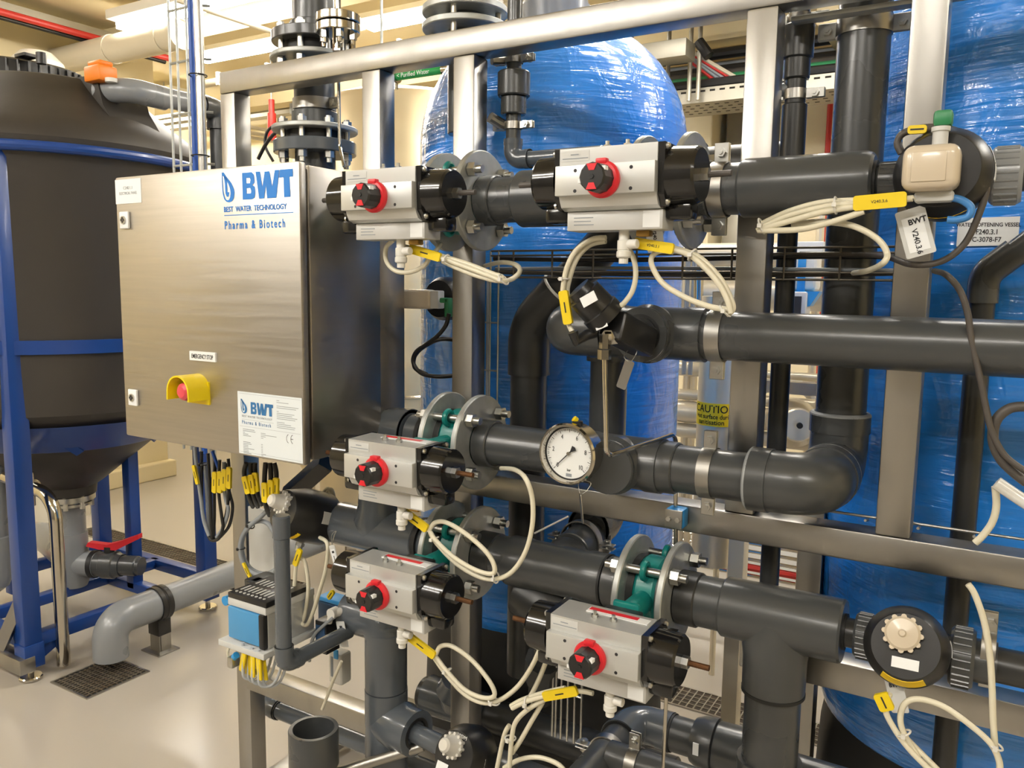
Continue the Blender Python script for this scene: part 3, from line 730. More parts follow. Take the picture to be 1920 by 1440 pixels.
pipe(t, (xl, y+0.06, z+0.02), (xl, yb-0.06, 1.0), 0.0435); band(t, (xl, 1.545, 1.0), YA, 0.0445, 0.018, XA); gasket(t, (xl, 1.585, 1.005), YA, 0.050, 0.008)
# belly saddle below it
b = B(); lathe(b, (-0.86, y+0.02, z-0.07), V(0.15, 0.0, -0.04), [(0, 0), (0.01, 0.05), (0.06, 0.064), (0.13, 0.062), (0.19, 0.048), (0.21, 0.0)], 32); obj('saddle_body', b, 'pvc_black', t)
b = B(); tube(b, bend([(-0.80, y+0.05, 0.90), (-0.80, y+0.05, 0.80), (-0.83, y+0.09, 0.70)], 0.05), 0.026, 24); obj('saddle_drop', b, 'pvc_black', t)
b = B(); cyl(b, (-0.825, y+0.08, 0.725), (-0.845, y+0.11, 0.665), 0.041, n=10); obj('hex_adaptor', b, 'pvc_black', t, smooth=20)
b = B(); cyl(b, (-0.843, y+0.107, 0.67), (-0.86, y+0.135, 0.60), 0.03, n=20); obj('adaptor_neck', b, 'rubber', t)
tx = xat(1455, 1190)
t = thing('pipe_run', 'thick dark grey fourth row tee with downpipe at the lower right', 'pipe', (tx, y, 0.5))
socket(t, (-0.491, y, z), (-0.45, y, z), 0.051, 'pvc_black'); pipe(t, (-0.455, y, z), (-0.39, y, z), 0.0475)
b = B(); x1 = xat(1582, 1195)
lathe(b, (-0.405, y, z), XA, [(0, 0), (0, 0.052), (0.003, 0.0545), (x1+0.405-0.004, 0.0545), (x1+0.405, 0.052), (x1+0.405, 0.03), (x1+0.397, 0.029), (x1+0.397, 0)], 40)
lathe(b, (tx, y, z), -ZA, [(0, 0), (0, 0.055), (0.05, 0.0585), (0.075, 0.0555), (0.135, 0.0545), (0.135, 0)], 40); obj('tee', b, 'pvc_dark', t)
pipe(t, (tx, y, z-0.13), (tx, y, 0.55), 0.049, name='downpipe'); gasket(t, (tx, y, z-0.137), ZA, 0.0555, 0.006)
b = B(); lathe(b, (tx-0.02, y, 0.60), XA, [(0, 0), (0, 0.058), (0.10, 0.058), (0.11, 0.052), (0.11, 0.03), (0.10, 0.028), (0.10, 0)], 36); lathe(b, (tx, y, 0.70), -ZA, [(0, 0), (0, 0.057), (0.26, 0.057), (0.26, 0)], 36); obj('lower_tee', b, 'pvc_dark', t)
b = B(); lathe(b, (tx+0.085, y, 0.60), XA, [(0, 0), (0, 0.026), (0.02, 0.026), (0.022, 0.016), (0.035, 0.016), (0.036, 0.021), (0.048, 0.021), (0.05, 0.012), (0.075, 0.012), (0.076, 0.017), (0.09, 0.017), (0.091, 0.009), (0.12, 0.009), (0.12, 0)], 20); obj('sample_fitting', b, 'polished', t)
pipe(t, (x1-0.01, y, z), (x1+0.045, y, z), 0.025, 'pvc_black', 'nipple'); gasket(t, (x1+0.001, y, z), XA, 0.031, 0.006)
# --- pipe behind the frame: vertical, 45 degrees, horizontal
y8 = 1.66; x8 = xat(990, 800, y8); z45 = at(985, 610, Y=y8).z
c1 = V(x8, y8, z45); c2 = V(x8+0.335, y8, z45+0.335)
t = thing('pipe_run', 'black grey pipe rising in front of the blue tank and slanting up right', 'pipe', (x8, y8, 0.55))
pipe(t, (x8, y8, 0.60), (x8, y8, z45-0.03), 0.0435, 'pvc_black')
b = B(); tube(b, bend([c1-ZA*0.115, c1, c1+V(1, 0, 1).normalized()*0.115], 0.11, 12), 0.050, 32); obj('elbow', b, 'pvc_black', t)
pipe(t, c1+V(1, 0, 1).normalized()*0.05, c2-V(1, 0, 1).normalized()*0.03, 0.0435, 'pvc_black', 'slanting_pipe')
b = B(); torus(b, c1+V(1, 0, 1).normalized()*0.118, V(1, 0, 1), 0.0495, 0.0035, 32, 8); obj('cable_tie', b, 'white_plastic', t)
elbow(t, c2, V(-1, 0, -1), XA, 0.044, 'pvc_black', leg=0.07, tight=1.8); pipe(t, c2+XA*0.05, (-0.385, y8, c2.z), 0.042, 'pvc_black')
# --- tall flanged riser above the panel
def flange_v(par, c, r, th, m, nb=8, boltr=None, bm='zinc_bright', blen=0.05):
    c = Vector(c); b = B(); lathe(b, c, ZA, [(0, 0.03), (0, r-0.002), (0.002, r), (th-0.002, r), (th, r-0.002), (th, 0.03), (0, 0.03)], 40); return obj('flange', b, m, par)
y1 = 1.635; x1 = xat(590, 200, y1)
t = thing('pipe_run', 'tall grey flanged riser pipe above the electrical panel', 'pipe', (x1, y1, 1.6))
zt = at(590, 85, Y=y1).z; zl = at(590, 258, Y=y1).z
pipe(t, (x1, y1, zt+0.04), (x1, y1, CEIL), 0.053); socket(t, (x1, y1, zt+0.02), (x1, y1, zt+0.055), 0.061)
flange_v(t, (x1, y1, zt), 0.108, 0.026, 'pvc_dark'); flange_v(t, (x1, y1, zt-0.043), 0.112, 0.012, 'zinc')
pipe(t, (x1, y1, zl+0.03), (x1, y1, zt), 0.053); socket(t, (x1, y1, zl+0.02), (x1, y1, zl+0.065), 0.060)
flange_v(t, (x1, y1, zl+0.012), 0.112, 0.012, 'zinc'); flange_v(t, (x1, y1, zl-0.045), 0.108, 0.032, 'pvc_mid')
b = B(); cyl(b, (x1, y1, zl-0.013), (x1, y1, zl+0.012), 0.075, n=30); obj('stub_collar', b, 'rubber', t)
b = B(); cyl(b, (x1, y1, zt-0.031), (x1, y1, zt), 0.075, n=30); obj('stub_collar', b, 'rubber', t)
for zc in (zt-0.012, zl-0.012):
    for k in range(8):
        a = PI/8+k*PI/4; p = V(x1+0.088*math.cos(a), y1+0.088*math.sin(a), zc)
        b = B(); cyl(b, p-ZA*0.062, p+ZA*0.055, 0.0075, n=10); hexa(b, p-ZA*0.05, p-ZA*0.034, 0.013); hexa(b, p+ZA*0.037, p+ZA*0.05, 0.013); obj('bolt', b, 'zinc_bright', t, smooth=20)
pipe(t, (x1, y1, 1.55), (x1, y1, zl-0.03), 0.053); band(t, (x1, y1, 2.012), ZA, 0.054, 0.028, XA)
# small stainless orifice flange on a thin tube
ys = 1.53; xs = xat(634, 60, ys); zs = at(634, 60, Y=ys).z
t = thing('tube_flange', 'small polished stainless flange pair above the top beam', 'flange', (xs, ys, 2.1))
for dz0 in (-0.004, 0.019):
    b = B(); cyl(b, (xs, ys, zs+dz0), (xs, ys, zs+dz0+0.02), 0.0525, n=36, ch=0.002); obj('flange', b, 'polished', t)
for k in range(6):
    a = k*PI/3+0.3; p = V(xs+0.038*math.cos(a), ys+0.038*math.sin(a), zs-0.004); b = B(); hexa(b, p-ZA*0.017, p, 0.010); cyl(b, p-ZA*0.028, p-ZA*0.017, 0.006, n=10); obj('bolt', b, 'polished', t, smooth=20)
b = B(); cyl(b, (xs, ys, zs+0.039), (xs, ys, 2.9), 0.0075, n=12); cyl(b, (xs, ys, zs+0.038), (xs, ys, zs+0.05), 0.014, n=12); obj('upper_tube', b, 'polished', t)
b = B(); cyl(b, (xs, ys, zs-0.045), (xs, ys, zs-0.004), 0.014, n=12); obj('lower_tube', b, 'polished', t)
# thin instrument tube beside the riser
b = B(); p = [at(635, 150, Y=1.57), at(637, 275, Y=1.57), at(645, 312, Y=1.55)]
single('instrument_tube', tube(b, bend([p[0]+ZA*0.02]+p[1:], 0.02), 0.0042, 10), 'polished', 'thin stainless tube hanging below the top beam right of the flanged riser', 'tube')
# wide flange above the beam, left of the small valve string
yw = 1.64; xw = xat(872, 40, yw); zw = at(872, 30, Y=yw).z
t = thing('pipe_flange', 'wide zinc flange pair on a grey pipe above the top beam', 'flange', (xw, yw, 2.05))
flange_v(t, (xw, yw, zw), 0.10, 0.016, 'zinc'); flange_v(t, (xw, yw, zw-0.036), 0.10, 0.014, 'zinc')
pipe(t, (xw, yw, zw-0.02), (xw, yw, 2.9), 0.045); socket(t, (xw, yw, zw+0.015), (xw, yw, zw+0.04), 0.052); pipe(t, (xw, yw, 1.9), (xw, yw, zw), 0.04)
for k in range(4):
    a = PI/4+k*PI/2-0.5; q = V(xw+0.08*math.cos(a), yw+0.08*math.sin(a), zw-0.01); b = B(); cyl(b, q-ZA*0.05, q+ZA*0.035, 0.007, n=10); hexa(b, q+ZA*0.026, q+ZA*0.038, 0.012); obj('bolt', b, 'zinc_bright', t, smooth=20)
# small string with union right of post C: down to an elbow behind the top centre actuator
yv = 1.60; xv = xat(963, 200, yv)
def Zp(py, px=963): return at(px, py, Y=yv).z
t = thing('pipe_run', 'small dark grey pipe string with union and elbow beside the second inner post', 'pipe', (xv, yv, 1.7))
pipe(t, (xv, yv, Zp(262)), (xv, yv, 2.9), 0.0165)
socket(t, (xv, yv, Zp(182)), (xv, yv, Zp(135)), 0.036, name='union'); socket(t, (xv, yv, Zp(216)), (xv, yv, Zp(182)), 0.0285, name='union_body')
band(t, (xv, yv, Zp(112)), ZA, 0.0175, 0.016, XA); band(t, (xv, yv, Zp(236)), ZA, 0.0175, 0.016, XA)
ze = Zp(300); elbow(t, (xv, yv, ze), ZA, XA, 0.0185, 'pvc_mid', leg=0.045); pipe(t, (xv+0.03, yv, ze), (xv+0.22, yv, ze), 0.0165, 'pvc_mid')
b = B(); tube(b, [(xv-0.02, yv, Zp(236)), (-1.01, yv-0.035, Zp(222))], 0.012, 12); obj('holder_arm', b, 'stainless', t)
b = B(); tube(b, [(xv-0.02, yv, Zp(112)), (-1.01, yv-0.03, Zp(116))], 0.009, 12); obj('holder_arm', b, 'stainless', t)
# string with union right of post D
yv = 1.62; xv = xat(1490, 200, yv)
t = thing('pipe_run', 'small black grey vertical pipe with stepped union right of the third post', 'pipe', (xv, yv, 0.55))
pipe(t, (xv, yv, 0.56), (xv, yv, 2.9), 0.0185, 'pvc_black')
zz = lambda py: at(1490, py, Y=yv).z
socket(t, (xv, yv, zz(112)), (xv, yv, zz(48)), 0.0285, 'pvc_black', 'union'); socket(t, (xv, yv, zz(150)), (xv, yv, zz(105)), 0.024, 'pvc_black', 'union_body')
socket(t, (xv, yv, zz(420)), (xv, yv, zz(195)), 0.0225, 'pvc_black', 'coupling')
band(t, (xv, yv, zz(178)), ZA, 0.019, 0.018, XA); band(t, (xv, yv, zz(38)), ZA, 0.019, 0.018, XA)
b = B(); tube(b, bend([(xv, yv, zz(168)), (xv-0.03, yv, zz(168)), (xv-0.06, yv+0.06, zz(150))], 0.02), 0.014, 14); obj('side_branch', b, 'pvc_mid', t)
# slanting pipe at the right edge with 45 degree elbow
yq = 1.68; xq = xat(1842, 560, yq); zq = at(1842, 515, Y=yq).z; cq = V(xq, yq, zq)
t = thing('pipe_run', 'grey pipe with 45 degree elbow in front of the right blue tank', 'pipe', (xq, yq, 0.5))
pipe(t, (xq, yq, 0.45), (xq, yq, zq), 0.021, 'pvc_black'); dq = V(1, 0, 0.9).normalized()
b = B(); tube(b, bend([cq-ZA*0.05, cq, cq+dq*0.06], 0.04, 10), 0.0255, 26); obj('elbow', b, 'pvc_dark', t)
pipe(t, cq+dq*0.04, cq+dq*0.5, 0.0205, 'pvc_dark', 'slanting_pipe')
# --- lower left: vertical pipe with two tees and open funnel
yv = 1.40; xv = xat(724, 1280, yv); zz = lambda py, px=724: at(px, py, Y=yv).z
t = thing('pipe_run', 'mid grey vertical pipe with two tees below the lowest left actuator', 'pipe', (xv, yv, 0.4))
pipe(t, (xv, yv, 0.30), (xv, yv, zz(1165)), 0.0445, 'pvc_mid'); socket(t, (xv, yv, zz(1290)), (xv, yv, zz(1180)), 0.049, 'pvc_mid', 'socket')
b = B(); tube(b, bend([(xv, yv, zz(1225)), (xv, yv, zz(1165)), (xv-0.11, yv, zz(1165))], 0.05, 10), 0.049, 32); obj('elbow', b, 'pvc_mid', t)
zb = zz(1348); b = B(); lathe(b, (xv, yv, zb), V(1, -0.12, 0), [(0, 0), (0, 0.05), (0.052, 0.056), (0.07, 0.052), (0.10, 0.052), (0.10, 0.034), (0.092, 0.033), (0.092, 0)], 36); lathe(b, (xv, yv, zz(1290)), -ZA, [(0, 0), (0, 0.050), (0.20, 0.050), (0.20, 0)], 36); obj('tee', b, 'pvc_mid', t)
gasket(t, V(xv, yv, zb)+V(1, -0.12, 0).normalized()*0.098, V(1, -0.12, 0), 0.036, 0.006)
DV2 = V(xv, yv, zb)+V(1, -0.12, 0).normalized()*0.215
pipe(t, V(xv, yv, zb)+V(1, -0.12, 0).normalized()*0.08, DV2, 0.022, 'pvc_mid', 'nipple')
yf = 1.25; xf = xat(588, 1380, yf); zf = at(588, 1365, Y=yf).z
t = thing('drain_funnel', 'open dark grey drain cup at the bottom edge left of the vertical pipe', 'funnel', (xf, yf, 0.4))
b = B(); lathe(b, (xf, yf, zf), -ZA, [(0, 0.046), (0, 0.0545), (0.002, 0.0555), (0.085, 0.0555), (0.10, 0.040), (0.30, 0.036), (0.30, 0.0), (0.12, 0.0), (0.11, 0.028), (0.085, 0.046), (0, 0.046)], 40); obj('cup', b, 'pvc_dark', t)
b = B(); tube(b, [(xf+0.04, yf+0.03, zf-0.11), (xf+0.20, yf+0.14, zf-0.05)], 0.012, 14); obj('support_tube', b, 'stainless', t)
# pipe passing under the lower beam at the left
yh = 1.62; p0 = at(500, 1322, Y=yh); p1 = at(700, 1398, Y=yh)
t = thing('pipe_run', 'grey pipe passing below the lower beam near the left post', 'pipe', (-1.5, yh, 0.45))
pipe(t, p0, V(xv+0.3, yh, p0.z), 0.026, 'pvc_mid'); elbow(t, p0, XA, YA, 0.026, 'pvc_mid', leg=0.05); gasket(t, p0+XA*0.055, XA, 0.029, 0.005)
# small grey drain line from the left diaphragm valve
yd = 1.165; xd2 = xat(530, 1100, yd); ztop = at(528, 975, Y=yd).z; zbot = at(530, 1245, Y=yd).z
t = thing('pipe_run', 'slim grey drain pipe with bottom elbow left of the vertical tees', 'pipe', (xd2, yd, zbot-0.02))
pipe(t, (xd2, yd, zbot), (xd2, yd, ztop), 0.0165, 'pvc_mid'); socket(t, (xd2, yd, at(530, 1010, Y=yd).z), (xd2, yd, ztop+0.01), 0.0185, 'pvc_mid')
elbow(t, (xd2, yd, zbot), ZA, YA, 0.0175, 'pvc_mid', leg=0.042); pipe(t, (xd2, yd+0.03, zbot), (xd2, 1.365, zbot), 0.0165, 'pvc_mid')
# --- lower centre: horizontal run with saddle tee
yl = 1.74; p0 = at(860, 1300, Y=yl); p1 = at(1100, 1385, Y=yl)
t = thing('pipe_run', 'black grey low pipe with wide saddle tee behind the bottom hoses', 'pipe', (p0.x, yl, p0.z-0.05))
pipe(t, (p0.x-0.12, yl, p0.z-0.03), (p0.x+0.62, yl, p0.z-0.03), 0.044, 'pvc_black')
b = B(); lathe(b, (p0.x-0.10, yl, p0.z-0.03), XA, [(0, 0), (0, 0.053), (0.2, 0.053), (0.2, 0)], 32); lathe(b, (p0.x, yl, p0.z-0.03), V(0.25, -0.3, 1), [(0, 0), (0, 0.05), (0.055, 0.062), (0.085, 0.050), (0.10, 0.048), (0.10, 0)], 32); obj('saddle_tee', b, 'pvc_mid', t)
# --- lower centre right: elbow, clamp, union ball valve body
yu = 1.60; zu = at(1190, 1352, Y=yu).z; xu = xat(1190, 1352, yu)
t = thing('pipe_run', 'dark grey low pipe with corner elbow and barrel union under the lower centre actuator', 'pipe', (xu, yu, zu-0.06))
elbow(t, (xu, yu, zu), XA, -YA, 0.036, 'pvc_mid', leg=0.085)
pipe(t, (xu, yu-0.06, zu), (xu, 1.10, zu), 0.0345); band(t, (xu, yu-0.145, zu), YA, 0.0355, 0.02, XA); gasket(t, (xu, yu-0.085, zu), YA, 0.0405, 0.005)
gasket(t, (xu+0.088, yu, zu), XA, 0.0405, 0.005)
xs0 = xu+0.085
b = B(); lathe(b, (xs0, yu, zu), XA, [(0, 0), (0, 0.038), (0.05, 0.038), (0.052, 0.046), (0.07, 0.054), (0.098, 0.056), (0.10, 0.050), (0.102, 0.052), (0.17, 0.054), (0.175, 0.057), (0.215, 0.057), (0.22, 0.050), (0.222, 0.040), (0.25, 0.040), (0.252, 0.033), (0.36, 0.033), (0.36, 0)], 26); obj('barrel_union', b, 'pvc_dark', t, smooth=25)
b = B(); q = at(1308, 1400, Y=yu-0.05); box(b, q.x-0.008, q.x+0.004, yu-0.0575, yu-0.055, q.z-0.016, q.z+0.010); obj('white_label', b, 'label_white', t)
b = B(); q = at(1230, 1445, Y=1.42); 
t2 = thing('pipe_run', 'short dark pipe with steel hose clamp at the bottom edge', 'pipe', (q.x, 1.42, q.z-0.05))
pipe(t2, (q.x-0.10, 1.42, q.z), (q.x+0.16, 1.42, q.z), 0.03, 'pvc_dark'); band(t2, (q.x-0.045, 1.42, q.z), XA, 0.031, 0.022, ZA)
# pipe joint right of the lower right diaphragm valve, running out of frame
t = thing('pipe_run', 'dark grey pipe leaving the frame right of the lower right diaphragm valve', 'pipe', (0.1, y, ZR['4']-0.05))
pipe(t, (xat(1812, 1230), y, ZR['4']), (0.6, y, ZR['4']), 0.0275, 'pvc_black')
t = thing('pipe_run', 'grey pipe leaving the frame right of the upper right diaphragm valve', 'pipe', (0.1, y, ZR['1']-0.05))
pipe(t, (xat(1890, 330), y, ZR['1']), (0.6, y, ZR['1']), 0.023, 'pvc_dark')
# ---------------------------------------------------------------- wrapped blue vessels
def vessel(cx, cy, r, label, zdome, ztop, zbot):
    t = thing('softener_vessel', label, 'tank', (cx, cy, 0), 'blue film wrapped vessels')
    prof = [(zbot, 0.0), (zbot+0.005, r*0.55), (zbot+0.04, r*0.80), (zbot+0.09, r*0.93), (zbot+0.16, r*0.99), (zbot+0.24, r)]
    k = 14
    zz0 = zbot+0.24
    for i in range(1, 12): prof.append((zz0+(zdome-zz0)*i/11, r))
    for i in range(1, k+1):
        a = PI/2*i/k; prof.append((zdome+(ztop-zdome)*math.sin(a), max(r*math.cos(a)**0.92, 0.09) if i < k else 0.09))
    prof.append((ztop, 0.0))
    b = B(); lathe(b, (cx, cy, 0), ZA, prof, 72); obj('wrapped_shell', b, 'blue_film', t)
    b = B(); lathe(b, (cx, cy, 0), ZA, [(0, 0), (0, r*0.96), (0.05, r*0.98), (zbot+0.02, r*0.93), (zbot+0.10, r*0.90), (zbot+0.10, 0)], 48); obj('black_base', b, 'rubber', t)
    b = B(); lathe(b, (cx, cy, ztop-0.02), ZA, [(0, 0.0), (0, 0.10), (0.06, 0.10), (0.065, 0.092), (0.075, 0.092), (0.075, 0)], 36); obj('neck_flange', b, 'pvc_light', t)
    b = B(); cyl(b, (cx, cy, ztop+0.05), (cx, cy, ztop+0.35), 0.075, n=32); obj('neck', b, 'black_gloss', t)
    for j in range(10):
        a = j*2*PI/10+0.2; p = V(cx+0.085*math.cos(a), cy+0.085*math.sin(a), ztop+0.05); b = B(); cyl(b, p, p+ZA*0.30, 0.006, n=8); obj('cage_bar', b, 'white_plastic', t)
    for dz in (0.09, 0.16):
        b = B(); torus(b, (cx, cy, ztop+dz), ZA, 0.083, 0.006, 36, 8); obj('cage_ring', b, 'black_plastic', t)
    return t
v1 = vessel(-1.155, 2.125, 0.38, 'large blue film wrapped vessel in the middle, behind the top centre actuator', 1.93, 2.285, 0.54)
v2 = vessel(0.022, 2.125, 0.38, 'large blue film wrapped vessel at the right edge with a printed white label', 2.0, 2.36, 0.47)
# curved white label on the right vessel
def curved_label(par, cx, cy, r, pxa, pxb, za, zb, m):
    a0 = math.atan2(pxa.y-cy, pxa.x-cx); a1 = math.atan2(pxb.y-cy, pxb.x-cx); n = 12; b = B(); P = []
    for i in range(n+1):
        a = a0+(a1-a0)*i/n; P.append([b.verts.new((cx+q*math.cos(a), cy+q*math.sin(a), z)) for q, z in ((r, za), (r, zb), (r+0.002, zb), (r+0.002, za))])
    for i in range(n):
        for j in range(4): b.faces.new((P[i][j], P[i+1][j], P[i+1][(j+1) % 4], P[i][(j+1) % 4]))
    b.faces.new(P[0]); b.faces.new(P[n][::-1]); return obj('vessel_label', b, m, par), a0, a1
def hit_cyl(px, py, cx, cy, r):
    d = at(px, py, Y=1.0)-CAM; o = CAM-V(cx, cy, 0)
    A = d.x**2+d.y**2; Bq = 2*(o.x*d.x+o.y*d.y); Cq = o.x**2+o.y**2-r*r
    return CAM+d*((-Bq-math.sqrt(max(Bq*Bq-4*A*Cq, 0)))/(2*A))
h0 = hit_cyl(1797, 430, 0.022, 2.125, 0.381); h1 = hit_cyl(1911, 430, 0.022, 2.125, 0.381)
zt, zb = hit_cyl(1850, 408, 0.022, 2.125, 0.381).z, hit_cyl(1850, 461, 0.022, 2.125, 0.381).z
lb, _, _ = curved_label(v2, 0.022, 2.125, 0.383, h0, h1, zb, zt, 'label_white')
mid = (h0+h1)/2; uu = (h1-h0).normalized(); nn = uu.cross(ZA).normalized()
def ring_text(s, size, zz):
    o = text(s, size, mid, uu, ZA, 'print_black', v2, align='CENTER', bold=0.0002, sx=0.86)
    for q in o.data.vertices:
        p = q.co+v2.location; d = V(p.x-0.022, p.y-2.125, 0).normalized(); dep = (p-mid).dot(nn)
        q.co = V(0.022, 2.125, 0)+d*(0.3856+dep*0.2)-v2.location+V(0, 0, zz+(p.z-mid.z))
hh = zt-zb
ring_text('WATER SOFTENING VESSEL', hh*0.19, zb+hh*0.68); ring_text('F240.3.1', hh*0.245, zb+hh*0.41); ring_text('C-3078-F7', hh*0.245, zb+hh*0.14)

# ---------------------------------------------------------------- black cone bottom tank in its blue stand
TX, TY = -3.52, 2.03
t = thing('cone_tank', 'large black plastic cone bottom tank in a blue stand at the left edge', 'tank', (TX, TY, 0.45))
b = B(); lathe(b, (TX, TY, 0), ZA, [(0.60, 0.0), (0.60, 0.105), (0.64, 0.11), (0.66, 0.14), (0.98, 0.53), (1.03, 0.565), (1.2, 0.57), (1.98, 0.575), (2.0, 0.585)], 64); obj('tank_body', b, 'tank_black', t)
b = B(); lathe(b, (TX, TY, 0), ZA, [(2.0, 0.585), (2.06, 0.60), (2.10, 0.585), (2.14, 0.55), (2.20, 0.47), (2.28, 0.38), (2.33, 0.33), (2.34, 0.30), (2.34, 0.0)], 64); obj('shoulder', b, 'tank_black', t)
# boss with outlet
b = B()
pr = [(-3.40, 2.20), (-2.99, 2.14), (-3.055, 2.22), (-3.085, 2.31), (-3.16, 2.338), (-3.22, 2.34), (-3.40, 2.33)]
prism(b, pr, (0, 2.17, 0), XA, ZA, 0.20); obj('outlet_boss', b, 'tank_black', t, smooth=25)
# lid
lc = at(20, 150, Y=2.1)
b = B(); lathe(b, (lc.x, lc.y, lc.z-0.06), ZA, [(0, 0), (0, 0.30), (0.02, 0.30), (0.03, 0.315), (0.085, 0.315), (0.095, 0.30), (0.10, 0.0)], 48); lid = obj('screw_lid', b, 'black_plastic', t)
for k in range(48):
    a = 2*PI*k/48; p = V(lc.x+0.318*math.cos(a), lc.y+0.318*math.sin(a), lc.z); b = B(); cyl(b, p-ZA*0.028, p+ZA*0.025, 0.006, n=6)
    obj('lid_rib', b, 'black_plastic', lid)
q = at(50, 115, Y=1.98); b = B(); box(b, q.x-0.04, q.x+0.04, q.y-0.03, q.y+0.03, lc.z+0.03, q.z+0.02, 0.006); obj('lid_block', b, 'black_plastic', lid)
q = at(78, 120, Y=1.98); b = B(); cyl(b, (q.x, q.y, lc.z+0.03), (q.x, q.y, q.z), 0.02, n=14); obj('lid_cap', b, 'black_plastic', lid)
b = B(); torus(b, (TX, TY, 2.02), ZA, 0.60, 0.02, 72, 12); 
# stand
st = thing('tank_stand', 'blue painted steel stand with levelling feet around the black tank', 'stand', (TX, TY, 0))
obj('top_ring', b, 'blue_paint', st)
b = B(); lathe(b, (TX, TY, 0.86), ZA, [(0, 0.40), (0.12, 0.545), (0.125, 0.552), (0.005, 0.408), (0, 0.40)], 64); obj('cone_ring', b, 'blue_paint', st)
S0, S1, U0, U1 = -3.97, -3.145, 1.62, 2.445; w2 = 0.034
for x in (S0, S1):
    for yy_ in (U0, U1):
        far = (yy_ == U1)
        b = B(); box(b, x-w2, x+w2, yy_-w2, yy_+w2, 0.06, 2.04, 0.004); obj('leg', b, 'blue_paint', st)
        b = B(); cyl(b, (x, yy_, 0.015), (x, yy_, 0.07), 0.011, n=12); cyl(b, (x, yy_, 0), (x, yy_, 0.016), 0.042, n=28, ch=0.004); obj('levelling_foot', b, 'polished', st)
        b = B(); sx_ = 1 if x == S0 else -1; sy_ = 1 if yy_ == U0 else -1
        box(b, x-w2-0.004, x+w2+0.004, yy_-w2-0.004, yy_+w2+0.004, 0.055, 0.15, 0.003); prism(b, [(0.03, 0.06), (0.11, 0.10), (0.11, 0.17), (0.03, 0.17)], (x, yy_-0.004, 0), V(0, sy_, 0), ZA, 0.008); obj('foot_plate', b, 'blue_paint', st)
for x in (S0, S1):
    b = B(); box(b, x-0.025, x+0.025, U0, U1, 0.13, 0.18, 0.003); obj('lower_rail', b, 'blue_paint', st)
for yy_ in (U0, U1):
    b = B(); box(b, S0, S1, yy_-0.025, yy_+0.025, 0.13, 0.18, 0.003); obj('lower_rail', b, 'blue_paint', st)
b = B(); box(b, TX-0.025, TX+0.025, U0, U1, 0.135, 0.18, 0.003); obj('cross_rail', b, 'blue_paint', st)
b = B(); box(b, S0, S1, TY+0.14, TY+0.19, 0.135, 0.18, 0.003); obj('cross_rail', b, 'blue_paint', st)
b = B(); box(b, TX+0.17, TX+0.22, TY+0.14, TY+0.19, 0.15, 0.92, 0.003); obj('inner_leg', b, 'blue_paint', st)
b = B(); box(b, TX-0.22, TX-0.17, TY-0.19, TY-0.14, 0.15, 0.86, 0.003); obj('inner_leg', b, 'blue_paint', st)
zr_ = hit_cyl(130, 651, TX, TY, 0.58).z
b = B(); lathe(b, (TX, TY, zr_-0.026), ZA, [(0, 0.572), (0, 0.584), (0.052, 0.584), (0.052, 0.572), (0, 0.572)], 72); obj('waist_band', b, 'blue_paint', st)
for (xa, ya), (xb, yb_) in (((S1, U0), (TX+0.36, TY-0.16)), ((S1, U1), (TX+0.36, TY+0.16))):
    b = B(); tube(b, [(xa, ya, 1.06), (xb, yb_, 0.86)], 0.024, 4); obj('brace', b, 'blue_paint', st, smooth=0)
# things on and below the tank
q = at(190, 133, Y=1.98); b = B(); box(b, q.x-0.055, q.x+0.045, q.y-0.04, q.y+0.04, q.z-0.045, q.z+0.015, 0.008)
t = thing('level_sensor', 'small orange sensor box on top of the black tank', 'sensor', (q.x, q.y, q.z-0.05)); obj('box', b, 'orange_plastic', t)
b = B(); box(b, q.x-0.045, q.x+0.035, q.y-0.03, q.y+0.03, q.z+0.014, q.z+0.035, 0.008); obj('lid', b, 'orange_plastic', t)
b = B(); cyl(b, (q.x+0.06, q.y, q.z-0.05), (q.x+0.06, q.y, q.z-0.035), 0.022, n=24); obj('white_cap', b, 'white_plastic', t)
xo = -2.98; p1 = at(262, 172, X=xo); p1.y = 2.03; p0 = V(-3.085, 2.03, p1.z); p2 = at(408, 200, X=xo); 
t = thing('pipe_run', 'light grey overflow pipe from the black tank top towards the left frame post', 'pipe', (xo, p1.y, p2.z-0.4))
b = B(); tube(b, bend([p0-V(0.04, 0.01, 0), V(p1.x, p1.y, p1.z), V(xo, p1.y+0.16, p1.z-0.005)], 0.07, 10), 0.046, 28); obj('elbow', b, 'pvc_light', t)
pipe(t, (xo, p1.y+0.08, p1.z), (xo, p2.y, p1.z), 0.040, 'pvc_light'); socket(t, p0-V(0.05, 0.012, 0), p0+V(0.01, 0.002, 0), 0.054, 'pvc_light')
elbow(t, (xo, p2.y, p1.z), -YA, -ZA, 0.041, 'pvc_dark', leg=0.085); pipe(t, (xo, p2.y, p1.z-0.06), (xo, p2.y, 1.3), 0.036, 'pvc_dark')
